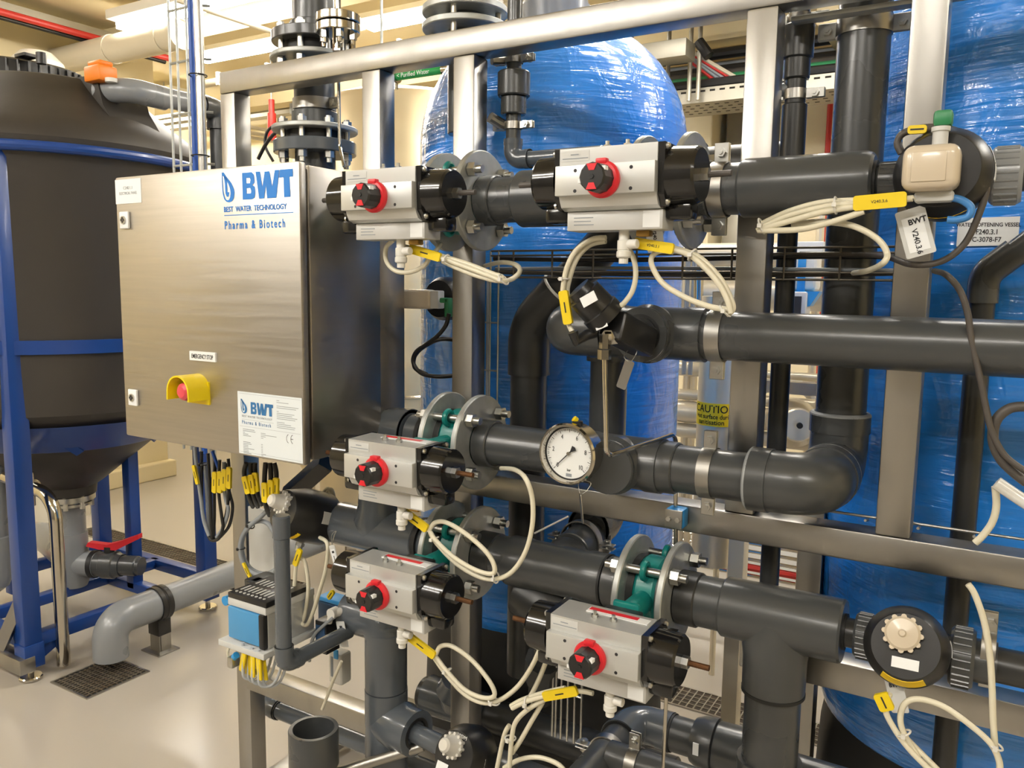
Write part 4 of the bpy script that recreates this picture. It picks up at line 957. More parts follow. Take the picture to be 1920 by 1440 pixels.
# outlet pipework
zo = 0.60
t = thing('pipe_run', 'light grey outlet pipe with flange under the black tank cone', 'pipe', (TX, TY, 0.2))
b = B(); lathe(b, (TX, TY, zo-0.05), ZA, [(0, 0), (0, 0.09), (0.012, 0.09), (0.012, 0.075), (0.022, 0.075), (0.022, 0.10), (0.045, 0.10), (0.045, 0)], 36); obj('flange', b, 'zinc_bright', t)
for k in range(8):
    a = k*PI/4; p = V(TX+0.085*math.cos(a), TY+0.085*math.sin(a), zo-0.06); b = B(); hexa(b, p, p+ZA*0.075, 0.011); obj('bolt', b, 'zinc_bright', t, smooth=20)
pipe(t, (TX, TY, 0.30), (TX, TY, zo-0.05), 0.056, 'pvc_light'); b = B(); lathe(b, (TX, TY, 0.42), -ZA, [(0, 0.0), (0, 0.062), (0.22, 0.062), (0.25, 0.05), (0.25, 0)], 30); obj('tee', b, 'pvc_light', t)
zb2 = 0.275
pipe(t, (TX-0.55, TY+0.15, zb2), (TX, TY, zb2), 0.06, 'pvc_light')
pipe(t, (TX, TY, zb2), (TX+0.10, TY+0.048, zb2), 0.058, 'pvc_light'); gasket(t, V(TX, TY, zb2)+V(0.09, 0.043, 0), V(0.9, 0.43, 0), 0.062, 0.02)
d = V(0.9, 0.43, 0).normalized(); o = V(TX, TY, zb2)+d*0.10
t = thing('ball_valve', 'grey ball valve with bright red lever below the black tank', 'valve', (o.x, o.y, zb2-0.06))
b = B(); lathe(b, o, d, [(0, 0), (0, 0.055), (0.04, 0.055), (0.045, 0.062), (0.10, 0.062), (0.105, 0.055), (0.13, 0.05), (0.13, 0.045), (0.20, 0.045), (0.205, 0.04), (0.22, 0.04), (0.22, 0)], 26); obj('valve_body', b, 'pvc_dark', t, smooth=25)
b = B(); cyl(b, o+d*0.07+ZA*0.05, o+d*0.07+ZA*0.085, 0.022, n=16); obj('stem', b, 'rubber', t)
b = B(); c = o+d*0.07+ZA*0.085; prism(b, [(-0.10, 0.0), (-0.04, -0.012), (0.04, -0.012), (0.10, 0.02), (0.15, 0.045), (0.15, 0.065), (0.06, 0.03), (0.0, 0.012), (-0.09, 0.018)], c+V(-0.43, 0.9, 0)*0.016, d, ZA, 0.032); obj('lever', b, 'red_plastic', t, smooth=25)
# stainless bent sample pipe
pb = at(120, 1250, Z=0.01); yy2 = pb.y; pz = at(98, 930, Y=yy2).z; pl_ = at(20, 905, Y=yy2)
t = thing('drain_pipe', 'bent polished stainless drain pipe beside the front blue leg', 'pipe', (pb.x, yy2, 0))
b = B(); tube(b, bend([(pb.x, yy2, 0.02), (pb.x, yy2, pz), (pb.x-0.35, yy2+0.0, pz+0.03)], 0.11, 12), 0.025, 24); obj('bent_tube', b, 'polished', t)
b = B(); torus(b, (pb.x-0.16, yy2, pz+0.013), XA, 0.03, 0.008, 28, 8); cyl(b, (pb.x-0.16, yy2, pz+0.03), (pb.x-0.16, yy2, pz+0.075), 0.012, n=10); cyl(b, (pb.x-0.16, yy2, pz-0.06), (pb.x-0.16, yy2, pz-0.02), 0.012, n=10); obj('tri_clamp', b, 'polished', t)
# wide grey floor drain pipe with elbow
xg = -2.95; ye = 1.83; zg = 0.205
t = thing('pipe_run', 'wide light grey floor pipe with elbow ending over the drain grating', 'pipe', (xg, ye, 0.05))
b = B(); tube(b, bend([(xg, ye, 0.055), (xg, ye, zg), (xg, ye+0.22, zg)], 0.095, 14), 0.066, 36); obj('elbow', b, 'pvc_light', t)
pipe(t, (xg, ye+0.12, zg), (xg, 3.0, zg+0.02), 0.0605, 'pvc_light'); b = B(); shell(b, (xg, 2.42, zg), (xg, 2.43, zg), 0.062, 0.05, 30); obj('joint_line', b, 'pvc_dark', t)
b = B(); torus(b, (xg, 2.05, zg), YA, 0.068, 0.008, 36, 8); shell(b, (xg, 2.025, zg), (xg, 2.075, zg), 0.073, 0.061, 36); box(b, xg-0.035, xg+0.035, 2.02, 2.08, zg-0.13, zg-0.06, 0.003); obj('pipe_saddle', b, 'black_plastic', t)
b = B(); box(b, xg-0.03, xg+0.03, 2.025, 2.033, 0.006, zg-0.125); box(b, xg+0.024, xg+0.03, 2.03, 2.08, 0.006, zg-0.125); box(b, xg-0.06, xg+0.06, 2.0, 2.10, 0, 0.006, 0.001); obj('foot_bracket', b, 'stainless', t)
b = B(); tube(b, [at(0, 1215, Y=1.55), at(42, 1120, Y=1.62)], 0.03, 4); o = single('stainless_brace', b, 'stainless', 'stainless brace slanting at the lower left edge behind the blue leg', 'brace', smooth=0)
b = B(); p = at(0, 1225, Y=1.58); box(b, p.x-0.4, p.x+0.18, 1.56, 1.62, p.z-0.04, p.z+0.02, 0.003); single('stainless_bar', b, 'stainless', 'stainless square bar at the lower left edge of the frame', 'bar')
p = at(-8, 1000, Y=1.75); b = B(); lathe(b, (p.x, 1.75, p.z-0.26), ZA, [(0, 0), (0.03, 0.04), (0.09, 0.062), (0.25, 0.066), (0.252, 0.05), (0.55, 0.05), (0.55, 0)], 28); single('filter_housing', b, 'pvc_light', 'grey round filter bowl cut by the left edge', 'filter')
p = at(14, 1050, Y=2.0); b = B(); lathe(b, (p.x, 2.0, p.z), V(0.6, -0.8, 0), [(0, 0), (0, 0.055), (0.03, 0.06), (0.05, 0.045), (0.06, 0.0)], 24); single('red_handwheel', b, 'red_plastic', 'round red valve wheel behind the front blue leg', 'handwheel')

# ---------------------------------------------------------------- floor gratings
def grating(x0, x1, y0, y1, label, nx, ny, m='grate_steel', dark='hole_shade'):
    t = thing('floor_grating', label, 'grating', ((x0+x1)/2, (y0+y1)/2, 0))
    b = B(); box(b, x0, x1, y0, y1, 0, 0.0015); obj('hole_shade', b, dark, t)  # thin dark plate painted for the shade down in the drain
    b = B(); fw_ = 0.008
    for a in ((x0-fw_, x1+fw_, y0-fw_, y0), (x0-fw_, x1+fw_, y1, y1+fw_), (x0-fw_, x0, y0, y1), (x1, x1+fw_, y0, y1)): box(b, *a, 0, 0.005)
    obj('frame', b, 'stainless', t)
    b = B()
    for i in range(1, nx): xx = x0+(x1-x0)*i/nx; box(b, xx-0.0022, xx+0.0022, y0, y1, 0.001, 0.0052)
    for i in range(1, ny): yy_ = y0+(y1-y0)*i/ny; box(b, x0, x1, yy_-0.0018, yy_+0.0018, 0.001, 0.0046)
    o = obj('bars', b, m, t); o['kind'] = 'stuff'
    return t
grating(-3.045, -2.82, 1.65, 1.895, 'small rusty floor drain grating in front of the grey pipe elbow', 13, 12, 'grate_steel')
grating(-4.8, -3.0, 2.79, 2.93, 'long trench grating in the floor behind the blue stand', 80, 6, 'grate_steel', 'grate_dark')
grating(-1.05, 0.6, 2.79, 2.93, 'trench grating in the floor right of the lower centre actuator', 60, 5, 'tray_zinc', 'grate_dark')
# ---------------------------------------------------------------- pressure gauge
gc = at(1062, 852, Y=1.325)
t = thing('pressure_gauge', 'round stainless pressure gauge with white 0 to 10 bar dial', 'gauge', (gc.x, 1.35, gc.z-0.06))
R = 0.0585
b = B(); lathe(b, (gc.x, 1.372, gc.z), -YA, [(0, 0), (0, 0.052), (0.004, 0.055), (0.032, 0.055), (0.036, 0.0585), (0.046, R), (0.05, R-0.003), (0.050, R-0.0065), (0.040, R-0.0085), (0.034, R-0.009), (0.034, 0.0)], 56); obj('case', b, 'polished', t)
yf_ = 1.372-0.0352
b = B(); cyl(b, (gc.x, yf_+0.001, gc.z), (gc.x, yf_, gc.z), R-0.0092, n=56); dial = obj('dial', b, 'gauge_face', t)
b = B(); shell(b, (gc.x, yf_-0.0015, gc.z), (gc.x, yf_, gc.z), R-0.0085, R-0.0105, 56); obj('dial_rim', b, 'rubber', t)
def gdir(v): a = math.radians(225-270*v/10); return V(math.cos(a), 0, math.sin(a))
b = B(); r1 = R-0.0125
for i in range(101):
    dd = gdir(i/10); ln = 0.006 if i % 10 == 0 else (0.0042 if i % 5 == 0 else 0.003); wd = 0.00055 if i % 10 == 0 else 0.0003
    if i % 2 and i % 5: continue
    sd = V(dd.z, 0, -dd.x); p = V(gc.x, yf_-0.0004, gc.z)
    b.faces.new([b.verts.new(p+dd*rr+sd*s) for rr, s in ((r1, wd), (r1, -wd), (r1-ln, -wd), (r1-ln, wd))])
o = obj('scale_ticks', b, 'print_black', dial, smooth=0); o['kind'] = 'stuff'
for n_ in (0, 2, 4, 6, 8, 10):
    dd = gdir(n_); p = V(gc.x, yf_-0.0004, gc.z)+dd*(R-0.0245); text(str(n_), 0.0125, p-ZA*0.0044, FU, FV, 'print_black', dial, align='CENTER', sx=0.75)
text('bar', 0.007, (gc.x, yf_-0.0004, gc.z-0.034), FU, FV, 'print_black', dial, align='CENTER', sx=0.9)
b = B(); p = V(gc.x, yf_-0.0004, gc.z-0.0415); b.faces.new([b.verts.new(p+V(x, 0, z_)) for x, z_ in ((-0.006, -0.003), (0.006, -0.003), (0.006, 0.003), (-0.006, 0.003))]); obj('maker_mark', b, 'print_grey', dial, smooth=0)
b = B(); dd = gdir(0); sd = V(dd.z, 0, -dd.x); p = V(gc.x, yf_-0.003, gc.z)
prism(b, [(-0.0012, -0.008), (0.0012, -0.008), (0.0006, 0.036), (-0.0006, 0.036)], p, sd, dd, 0.0008); prism(b, [(-0.0012, -0.006), (-0.0058, -0.016), (0, -0.0185), (0.0058, -0.016), (0.0012, -0.006)], p, sd, dd, 0.0008); obj('needle', b, 'print_black', dial, smooth=0)
b = B(); cyl(b, (gc.x, yf_, gc.z), (gc.x, yf_-0.0055, gc.z), 0.0035, n=16); obj('needle_hub', b, 'polished', dial)
b = B(); cyl(b, (gc.x+0.008, 1.352, gc.z+0.052), (gc.x+0.008, 1.352, gc.z+0.060), 0.010, n=16); pg_ = obj('fill_plug', b, 'rubber', t)
b = B(); cyl(b, (gc.x+0.006, 1.352, gc.z+0.060), (gc.x+0.002, 1.348, gc.z+0.0645), 0.006, n=12); obj('yellow_vent', b, 'yellow_plastic', t)
b = B(); cyl(b, (gc.x+0.01, 1.372, 1.222), (gc.x+0.01, 1.40, 1.218), 0.013, n=6); obj('connection', b, 'polished', t)
# hanging stamped tags
def tag_plate(p, wd, hh, rot, label, m='stainless', ring_at=None, yaw=0.0):
    t = thing('name_tag', label, 'tag', p-ZA*hh)
    u = V(math.cos(rot)*math.cos(yaw), math.cos(rot)*math.sin(yaw), math.sin(rot)); v = V(-math.sin(rot), 0, math.cos(rot))
    v = (v-u*v.dot(u)).normalized()
    b = B(); prism(b, [(x, y-hh/2) for x, y in rrect(wd, hh, 0.003)], p, u, v, 0.0012); pl = obj('plate', b, m, t)
    if ring_at is not None:
        pts = ring_at; b = B(); tube(b, spline(pts, 6), 0.0007, 6); obj('wire_loop', b, 'zinc_bright', t)
    return t, u, v
p = at(1182, 676, Y=1.30); tag_plate(p, 0.018, 0.052, -0.32, 'blank metal tag hanging below the sample valve on the second row', ring_at=[p+V(0, 0, -0.004), p+V(0.01, 0.0, 0.012), at(1196, 640, Y=1.32), p+V(-0.012, 0, 0.008), p+V(0, 0, -0.004)])
p = at(1088, 925, Y=1.33); tag_plate(p, 0.016, 0.056, 0.12, 'blank metal tag hanging below the pressure gauge', ring_at=[p+V(0, 0, -0.004), p+V(0.014, 0.0, 0.008), p+V(0.018, 0.005, 0.022), p+V(-0.006, 0.005, 0.02), p+V(0, 0, -0.004)], yaw=-0.9)

# ---------------------------------------------------------------- diaphragm valves
def dvalve(c, d, r, label, knob='clear', flip=1.0, up=None, h=0.085):
    """black bonnet standing on c, pointing along d"""
    c, d = Vector(c), Vector(d).normalized(); up = Vector(up or (0, 0, 1)); up = (up-d*up.dot(d)).normalized(); u = up.cross(d).normalized()*-1
    u = d.cross(up)*-1
    t = thing('diaphragm_valve', label, 'valve', c-ZA*r, 'diaphragm valves')
    b = B(); lathe(b, c, d, [(0, 0), (0, r*0.96), (0.006, r), (h*0.50, r), (h*0.62, r*0.97), (h*0.97, r*0.80), (h, r*0.77), (h, 0)], 44); bo = obj('bonnet', b, 'black_plastic', t)
    kc = c+d*h+up*r*0.28*flip-u*r*0.08
    if knob == 'clear':
        b = B(); lathe(b, kc-d*0.01, d, [(0, 0), (0, 0.023), (0.016, 0.0235), (0.022, 0.019), (0.045, 0.015), (0.050, 0.011), (0.05, 0)], 28); k_ = obj('indicator_cap', b, 'clear_plastic', t)
        for i in range(12):
            a = 2*PI*i/12; q = kc+(u*math.cos(a)+up*math.sin(a))*0.0245; b = B(); cyl(b, q-d*0.006, q+d*0.012, 0.0035, n=8); obj('cap_rib', b, 'clear_plastic', k_)
        b = B(); lathe(b, kc-d*0.008, d, [(0, 0), (0, 0.012), (0.04, 0.010), (0.045, 0.0)], 16); obj('indicator_stem', b, 'milky_plastic', k_)
    if knob == 'milky':
        b = B(); lathe(b, kc-d*0.004, d, [(0, 0), (0, 0.0245), (0.016, 0.0255), (0.020, 0.022), (0.022, 0.006), (0.026, 0.004), (0.026, 0)], 28); k_ = obj('indicator_cap', b, 'milky_plastic', t)
        for i in range(12):
            a = 2*PI*i/12; q = kc+(u*math.cos(a)+up*math.sin(a))*0.0255; b = B(); cyl(b, q-d*0.002, q+d*0.012, 0.0042, n=8); obj('cap_rib', b, 'milky_plastic', k_)
    slope = (r*0.96-r*0.74)/(h*0.35)
    def sticker(du, dv, w_, h_, m, name, off=0.0006):
        n_ = (d+ (u*du+up*dv).normalized()*slope*0.0).normalized()
        p = c+d*(h+off)+u*du+up*dv; b = B(); prism(b, [(-w_/2, -h_/2), (w_/2, -h_/2), (w_/2, h_/2), (-w_/2, h_/2)], p, u, up, 0.0006); return obj(name, b, m, bo, smooth=0)
    return t, bo, u, up, sticker
def rim_sticker(bo, c, d, u, up, r, a0, a1, t0, t1, m, name='rim_label', rr=None):
    c, d = Vector(c), Vector(d).normalized(); n_ = 8; b = B(); rows = []
    for i in range(n_+1):
        a = a0+(a1-a0)*i/n_; e = u*math.cos(a)+up*math.sin(a)
        rows.append([b.verts.new(c+d*tt+e*(q+k)) for tt, q, k in ((t0, r, 0.0002), (t1, rr or r, 0.0002), (t1, rr or r, 0.0010), (t0, r, 0.0010))])
    for i in range(n_):
        for j in range(4): b.faces.new((rows[i][j], rows[i+1][j], rows[i+1][(j+1) % 4], rows[i][(j+1) % 4]))
    b.faces.new(rows[0]); b.faces.new(rows[-1][::-1]); return obj(name, b, m, bo)
def nut(par, p0, p1, r, name='union_nut', m='pvc_dark', ribs=24):
    p0, p1 = Vector(p0), Vector(p1); L = (p1-p0).length; ax, u, v = basis(p1-p0)
    b = B(); lathe(b, p0, ax, [(0, 0), (0, r*0.9), (0.004, r), (L-0.005, r), (L, r*0.92), (L, 0)], 40); o = obj(name, b, m, par)
    b = B()
    for i in range(ribs):
        a = 2*PI*i/ribs; e = u*math.cos(a)+v*math.sin(a); cyl(b, p0+ax*L*0.15+e*r, p0+ax*L*0.85+e*r, r*0.045, n=6)
    q = obj('grip_ribs', b, m, o); q['kind'] = 'stuff'; return o
# lower right
c4 = at(1700, 1218, Y=1.405); c = V(c4.x, 1.415, 0.975); d = V(0.03, -1, 0.42)
t, bo, u, up, st_ = dvalve(c, d, 0.063, 'black diaphragm valve with milky cap and yellow label at the lower right', 'milky', h=0.08)
st_(0.002, -0.026, 0.038, 0.016, 'label_white', 'white_label'); b0 = c
rim_sticker(bo, c, d, u, up, 0.063*0.95, PI*1.32, PI*1.68, 0.054, 0.074, 'yellow_label', 'yellow_label', 0.063*0.82)
rim_sticker(bo, c, d, u, up, 0.0632, -0.05, 0.35, 0.012, 0.038, 'label_white')
nut(t, (c.x-0.082, YP, 0.968), (c.x-0.052, YP, 0.968), 0.038, m='pvc_dark'); nut(t, (c.x+0.060, YP, 0.968), (c.x+0.095, YP, 0.968), 0.047, m='pvc_dark')
b = B(); cyl(b, (c.x-0.055, YP, 0.968), (c.x+0.065, YP, 0.968), 0.032, n=28); box(b, c.x-0.045, c.x+0.045, 1.402, YP, 0.93, 1.01, 0.006); obj('valve_body', b, 'pvc_black', t)
b = B(); cyl(b, (c.x+0.09, YP, 0.968), (c.x+0.125, YP, 0.968), 0.034, n=28); obj('end_socket', b, 'pvc_dark', t)
band(t, (c.x+0.112, YP, 0.99), XA, 0.028, 0.02, ZA)
p = at(1672, 1262, Y=1.37); tg, tu, tv = tag_plate(p, 0.026, 0.064, 0.27, 'grey plastic name tag behind the lower right diaphragm valve', 'label_grey')
text('BWT', 0.009, p-tv*0.022-tu*0.008-V(0, 0.0016, 0), tu, tv, 'print_black', tg, bold=0.0003, sx=0.9)
# upper right, with switch box
c1 = at(1772, 322, Y=1.40); c = V(c1.x, 1.40, 1.717); d = V(-0.02, -1, 0.03)
t, bo, u, up, st_ = dvalve(c, d, 0.066, 'black diaphragm valve with cream switch box and green plug at the upper right', None, h=0.075)
nut(t, (c.x-0.098, YP, 1.72), (c.x-0.062, YP, 1.72), 0.030, m='pvc_dark', ribs=20); nut(t, (c.x+0.058, YP, 1.72), (c.x+0.10, YP, 1.72), 0.042, m='pvc_light', ribs=24)
b = B(); cyl(b, (c.x-0.11, YP, 1.72), (c.x+0.12, YP, 1.72), 0.024, n=28); box(b, c.x-0.045, c.x+0.045, 1.40, YP, 1.685, 1.755, 0.006); obj('valve_body', b, 'pvc_dark', t)
rim_sticker(bo, c, d, u, up, 0.0662, 0.18, 0.55, 0.015, 0.038, 'label_white'); rim_sticker(bo, c, d, u, up, 0.0662, -0.18, 0.15, 0.012, 0.038, 'label_white')
rim_sticker(bo, c, d, u, up, 0.066*0.97, PI*1.28, PI*1.70, 0.044, 0.058, 'yellow_label', 'yellow_label', 0.066*0.86)
k0 = at(1745, 314, Y=1.285); b = B(); box(b, k0.x-0.036, k0.x+0.036, 1.272, 1.325, k0.z-0.031, k0.z+0.031, 0.014, 4); sb = obj('switch_box', b, 'milky_plastic', t, label='rounded cream plastic switch box')
b = B(); box(b, k0.x-0.023, k0.x+0.020, 1.2705, 1.273, k0.z-0.020, k0.z+0.020, 0.001); obj('box_window', b, 'milky_plastic', sb)
b = B(); box(b, k0.x-0.02, k0.x+0.03, 1.30, 1.33, k0.z-0.045, k0.z-0.03, 0.004); obj('box_base', b, 'label_grey', t)
b = B(); cyl(b, (k0.x+0.008, 1.30, k0.z+0.028), (k0.x+0.008, 1.30, k0.z+0.052), 0.010, n=16); cyl(b, (k0.x+0.008, 1.30, k0.z+0.050), (k0.x+0.008, 1.30, k0.z+0.056), 0.012, n=16); obj('plug_neck', b, 'label_grey', t)
b = B(); box(b, k0.x-0.002, k0.x+0.022, 1.29, 1.315, k0.z+0.056, k0.z+0.078, 0.005); obj('green_plug', b, 'green_plastic', t)
p = at(1705, 392, Y=1.33); tg, tu, tv = tag_plate(p, 0.040, 0.070, 0.30, 'grey name tag printed V240.3.6 hanging from the upper right valve', 'label_grey')
b = B(); prism(b, [(-0.014, -0.063), (0.014, -0.063), (0.014, -0.012), (-0.014, -0.012)], p-V(0, 0.0013, 0), tu, tv, 0.0004); obj('paper', b, 'label_white', tg)
text('BWT', 0.011, p-tv*0.023-tu*0.006-V(0, 0.0018, 0), tu, tv, 'print_black', tg, bold=0.0004); text('V240.3.6', 0.0105, p-tv*0.030-tu*0.004-V(0, 0.0018, 0), -tv, tu, 'print_black', tg, bold=0.0002)
# left, under the panel
c = V(x0-0.05-0.0, YP-0.005, 0.968) if False else V(xat(640, 990)-0.05, YP-0.004, 0.97); f = at(533, 958, Y=1.325); d = (f-c).normalized()
t, bo, u, up, st_ = dvalve(c-d*0.0, d, 0.064, 'black diaphragm valve with clear indicator cap under the electrical panel', 'clear', h=0.125)
st_(-0.010, -0.022, 0.030, 0.018, 'label_white', 'white_label')
text('EPDM', 0.011, c+d*0.1262+up*0.031-u*0.004, u, up, 'print_white', bo)
rim_sticker(bo, c, d, u, up, 0.0642, -0.1, 0.35, 0.030, 0.056, 'label_grey'); rim_sticker(bo, c, d, u, up, 0.064*0.93, PI*1.45, PI*1.75, 0.088, 0.110, 'yellow_label', 'yellow_label', 0.064*0.80)
b = B(); q = c+d*0.05-up*0.064; cyl(b, q+up*0.01, q-up*0.022, 0.008, n=14); hexa(b, q-up*0.010, q-up*0.002, 0.011); obj('air_port', b, 'zinc_bright', t)
for (px, py, rot, lb) in ((527, 1004, 0.26, 'small white name tag hanging by wire below the clear valve cap'), (622, 1022, 0.32, 'small white name tag hanging right of the diaphragm valve under the panel')):
    p = at(px, py, Y=1.30); tg, tu, tv = tag_plate(p, 0.017, 0.052, rot, lb, 'label_grey', ring_at=[p-tv*0.003, p+V(-0.004, 0.004, 0.02), p+V(0.004, 0.01, 0.03), p+V(0.002, 0.004, 0.015), p-tv*0.003])
    b = B(); prism(b, [(-0.0065, -0.049), (0.0065, -0.049), (0.0065, -0.009), (-0.0065, -0.009)], p-V(0, 0.0013, 0), tu, tv, 0.0004); obj('paper', b, 'label_white', tg)
    b = B(); prism(b, [(-0.003, -0.018), (0.004, -0.018), (0.004, -0.013), (-0.003, -0.013)], p-V(0, 0.0018, 0), tu, tv, 0.0002); prism(b, [(-0.001, -0.042), (0.001, -0.042), (0.001, -0.024), (-0.001, -0.024)], p-V(0, 0.0018, 0), tu, tv, 0.0002); o = obj('tag_print', b, 'print_black', tg, smooth=0); o['kind'] = 'stuff'
# bottom, beside the vertical tees
c = V(DV2.x+0.045, 1.385, DV2.z+0.0); d = V(-0.12, -1, 0.50)
t, bo, u, up, st_ = dvalve(c, d, 0.064, 'black diaphragm valve with clear indicator cap at the bottom edge', 'clear', h=0.075)
st_(-0.020, -0.030, 0.030, 0.017, 'label_white', 'white_label'); text('EPDM', 0.011, c+d.normalized()*0.0757+up*0.037-u*0.006, u, up, 'print_white', bo)
rim_sticker(bo, c, d, u, up, 0.064*0.96, -0.05, 0.22, 0.045, 0.060, 'label_grey', 'rim_label', 0.064*0.86); rim_sticker(bo, c, d, u, up, 0.064*0.96, -0.40, -0.10, 0.045, 0.060, 'label_grey', 'rim_label', 0.064*0.86)
rim_sticker(bo, c, d, u, up, 0.064*0.95, PI*1.25, PI*1.6, 0.046, 0.060, 'yellow_label', 'yellow_label', 0.064*0.84)
b = B(); cyl(b, (c.x-0.05, 1.40, c.z), (c.x+0.09, 1.40, c.z), 0.024, n=24); obj('valve_body', b, 'pvc_dark', t)

# ---------------------------------------------------------------- actuated sample valve on the tee of the second row
a0_ = at(1092, 548, Y=1.225); a1_ = at(1152, 612, Y=1.26); ax = (a1_-a0_)
t = thing('sample_valve', 'small black actuated sample valve tilted in front of the second row tee', 'valve', at(1150, 660, Y=1.28))
L = ax.length
b = B(); lathe(b, a0_-ax*0.12, ax, [(0, 0), (0, 0.021), (0.012, 0.0235), (0.013, 0.030), (L*0.62, 0.031), (L*0.64, 0.034), (L*0.9, 0.034), (L*0.92, 0.0), ], 32); ac = obj('actuator', b, 'black_plastic', t)
e1 = at(1205, 640, Y=1.345)
b = B(); ax_, u_, v_ = basis(e1-a1_); Mx = Matrix(((*ax_, 0), (*u_, 0), (*v_, 0), (0, 0, 0, 1))).transposed(); Mx.translation = (a1_+e1)/2
box(b, -0.055, 0.055, -0.024, 0.024, -0.026, 0.026, 0.007, 3, M=Mx); obj('valve_block', b, 'black_plastic', t)
b = B(); q = at(1186, 604, Y=1.30); Mx2 = Mx.copy(); Mx2.translation = q; box(b, -0.014, 0.018, -0.012, 0.012, -0.007, 0.007, 0.002, 1, M=Mx2); obj('steel_bracket', b, 'zinc_bright', t)
b = B(); cyl(b, e1, (-0.556, 1.36, 1.464), 0.013, n=14); obj('spigot', b, 'black_plastic', t)
def ax_sticker(par, px, py, Y, w_, h_, rot, m, name):
    p = at(px, py, Y=Y); u = V(math.cos(rot), 0, math.sin(rot)); v = V(-math.sin(rot), 0, math.cos(rot)); b = B(); prism(b, [(-w_/2, -h_/2), (w_/2, -h_/2), (w_/2, h_/2), (-w_/2, h_/2)], p, u, v, 0.0008); return obj(name, b, m, par, smooth=0)
ax_sticker(ac, 1104, 561, 1.192, 0.028, 0.017, 0.5, 'label_white', 'white_label'); ax_sticker(t, 1126, 606, 1.222, 0.022, 0.018, 0.4, 'label_white', 'code_label')
b = B(); q0, q1 = at(1100, 628, Y=1.235), at(1080, 640, Y=1.215); tube(b, [q0+V(0.012, 0.01, 0.004), q0, q1, at(1074, 622, Y=1.21)], 0.009, 14); obj('push_fitting', b, 'black_plastic', t)
q = at(1143, 632, Y=1.245); b = B(); cyl(b, q+V(0, 0.02, 0), q-V(0, 0.008, 0), 0.0135, n=6); obj('hex_fitting', b, 'polished', t, smooth=20)
q = at(1134, 640, Y=1.235); b = B(); cyl(b, q+ZA*0.012, q-ZA*0.012, 0.0095, n=6); hexa(b, q-ZA*0.014, q-ZA*0.030, 0.0115); tube(b, [q+ZA*0.008, at(1146, 630, Y=1.24)], 0.008, 12); obj('elbow_fitting', b, 'polished', t, smooth=20)
# impulse tube from the sample valve past the gauge to the blue clamp
b = B(); P = [q-ZA*0.03, at(1137, 856, Y=1.262), at(1266, 814, Y=1.37), at(1270, 835, Y=1.375), at(1265, 1046, Y=1.485)]
P = [q-ZA*0.03, at(1137, 856, Y=1.245), at(1267, 813, Y=1.485), at(1267, 1050, Y=1.485)]
single('impulse_tube', tube(b, bend(P, 0.018, 8), 0.0042, 12), 'polished', 'thin bent stainless tube running down from the sample valve past the gauge', 'tube')
q = at(1265, 972, Y=1.47)
t = thing('tube_clamp', 'blue plastic tube clamp with steel cover plate on the middle beam', 'clamp', (q.x, 1.48, q.z-0.02))
b = B(); box(b, q.x-0.018, q.x+0.018, 1.466, 1.499, q.z-0.019, q.z+0.019, 0.005); obj('clamp_body', b, 'sky_blue_plastic', t)
b = B(); box(b, q.x-0.017, q.x+0.017, 1.462, 1.466, q.z-0.018, q.z+0.018, 0.001); cp = obj('cover_plate', b, 'stainless', t)
for dx in (-0.009, 0.009):
    b = B(); hexa(b, (q.x+dx, 1.462, q.z), (q.x+dx, 1.458, q.z), 0.005); obj('screw', b, 'zinc_bright', cp, smooth=20)

# ---------------------------------------------------------------- pneumatic valve island left of the slim drain pipe
p0 = at(432, 1190, Y=1.22); u0 = at(502, 1228, Y=1.22)
ix0, ix1, iy0, iy1 = p0.x, u0.x, 1.215, 1.37; iz0 = at(470, 1212, Y=1.22).z
t = thing('valve_island', 'pneumatic valve island with blue front cover on a bracket under the panel', 'valve island', ((ix0+ix1)/2, 1.3, iz0-0.01))
b = B(); box(b, ix0-0.022, ix1+0.006, iy0-0.012, iy1, iz0-0.012, iz0+0.002, 0.001); obj('bracket_tray', b, 'label_grey', t)
zt_ = at(470, 1130, Y=1.22).z
b = B(); box(b, ix0, ix1-0.004, iy0+0.012, iy1, iz0+0.002, zt_-0.004, 0.002); obj('manifold', b, 'anodised', t)
b = B(); box(b, ix0-0.001, ix1-0.022, iy0, iy0+0.014, iz0+0.008, zt_-0.022, 0.003); obj('blue_cover', b, 'festo_blue', t)
b = B(); box(b, ix1-0.022, ix1-0.006, iy0-0.001, iy0+0.014, iz0+0.004, zt_-0.020, 0.003); obj('end_module', b, 'black_plastic', t)
b = B(); box(b, ix0-0.004, ix1-0.002, iy0+0.004, iy1, zt_-0.020, zt_-0.003, 0.001); obj('label_rail', b, 'label_grey', t)
b = B(); box(b, ix0-0.004, ix1, iy0+0.004, iy1-0.02, zt_-0.003, zt_+0.010, 0.002); tp = obj('valve_cover', b, 'black_plastic', t)
b = B()
for i in range(8):
    xx = ix0+0.008+i*0.013
    for yy_ in (iy0+0.03, iy0+0.075): box(b, xx, xx+0.005, yy_, yy_+0.03, zt_+0.0099, zt_+0.0108)
    cyl(b, (xx+0.003, iy0+0.018, zt_+0.0095), (xx+0.003, iy0+0.018, zt_+0.0115), 0.0035, n=8)
o = obj('cover_slots', b, 'label_grey', tp); o['kind'] = 'stuff'
q = at(492, 1112, Y=1.33); b = B(); box(b, q.x-0.03, q.x+0.035, 1.30, 1.37, zt_+0.008, q.z+0.02, 0.004); box(b, q.x-0.012, q.x+0.035, 1.29, 1.33, zt_+0.008, q.z, 0.003); obj('bus_plug', b, 'pvc_black', t)
q = at(434, 1122, Y=1.30); b = B(); cyl(b, (q.x, 1.28, q.z), (q.x, 1.34, q.z), 0.012, n=14); obj('blue_port', b, 'sky_blue_plastic', t)
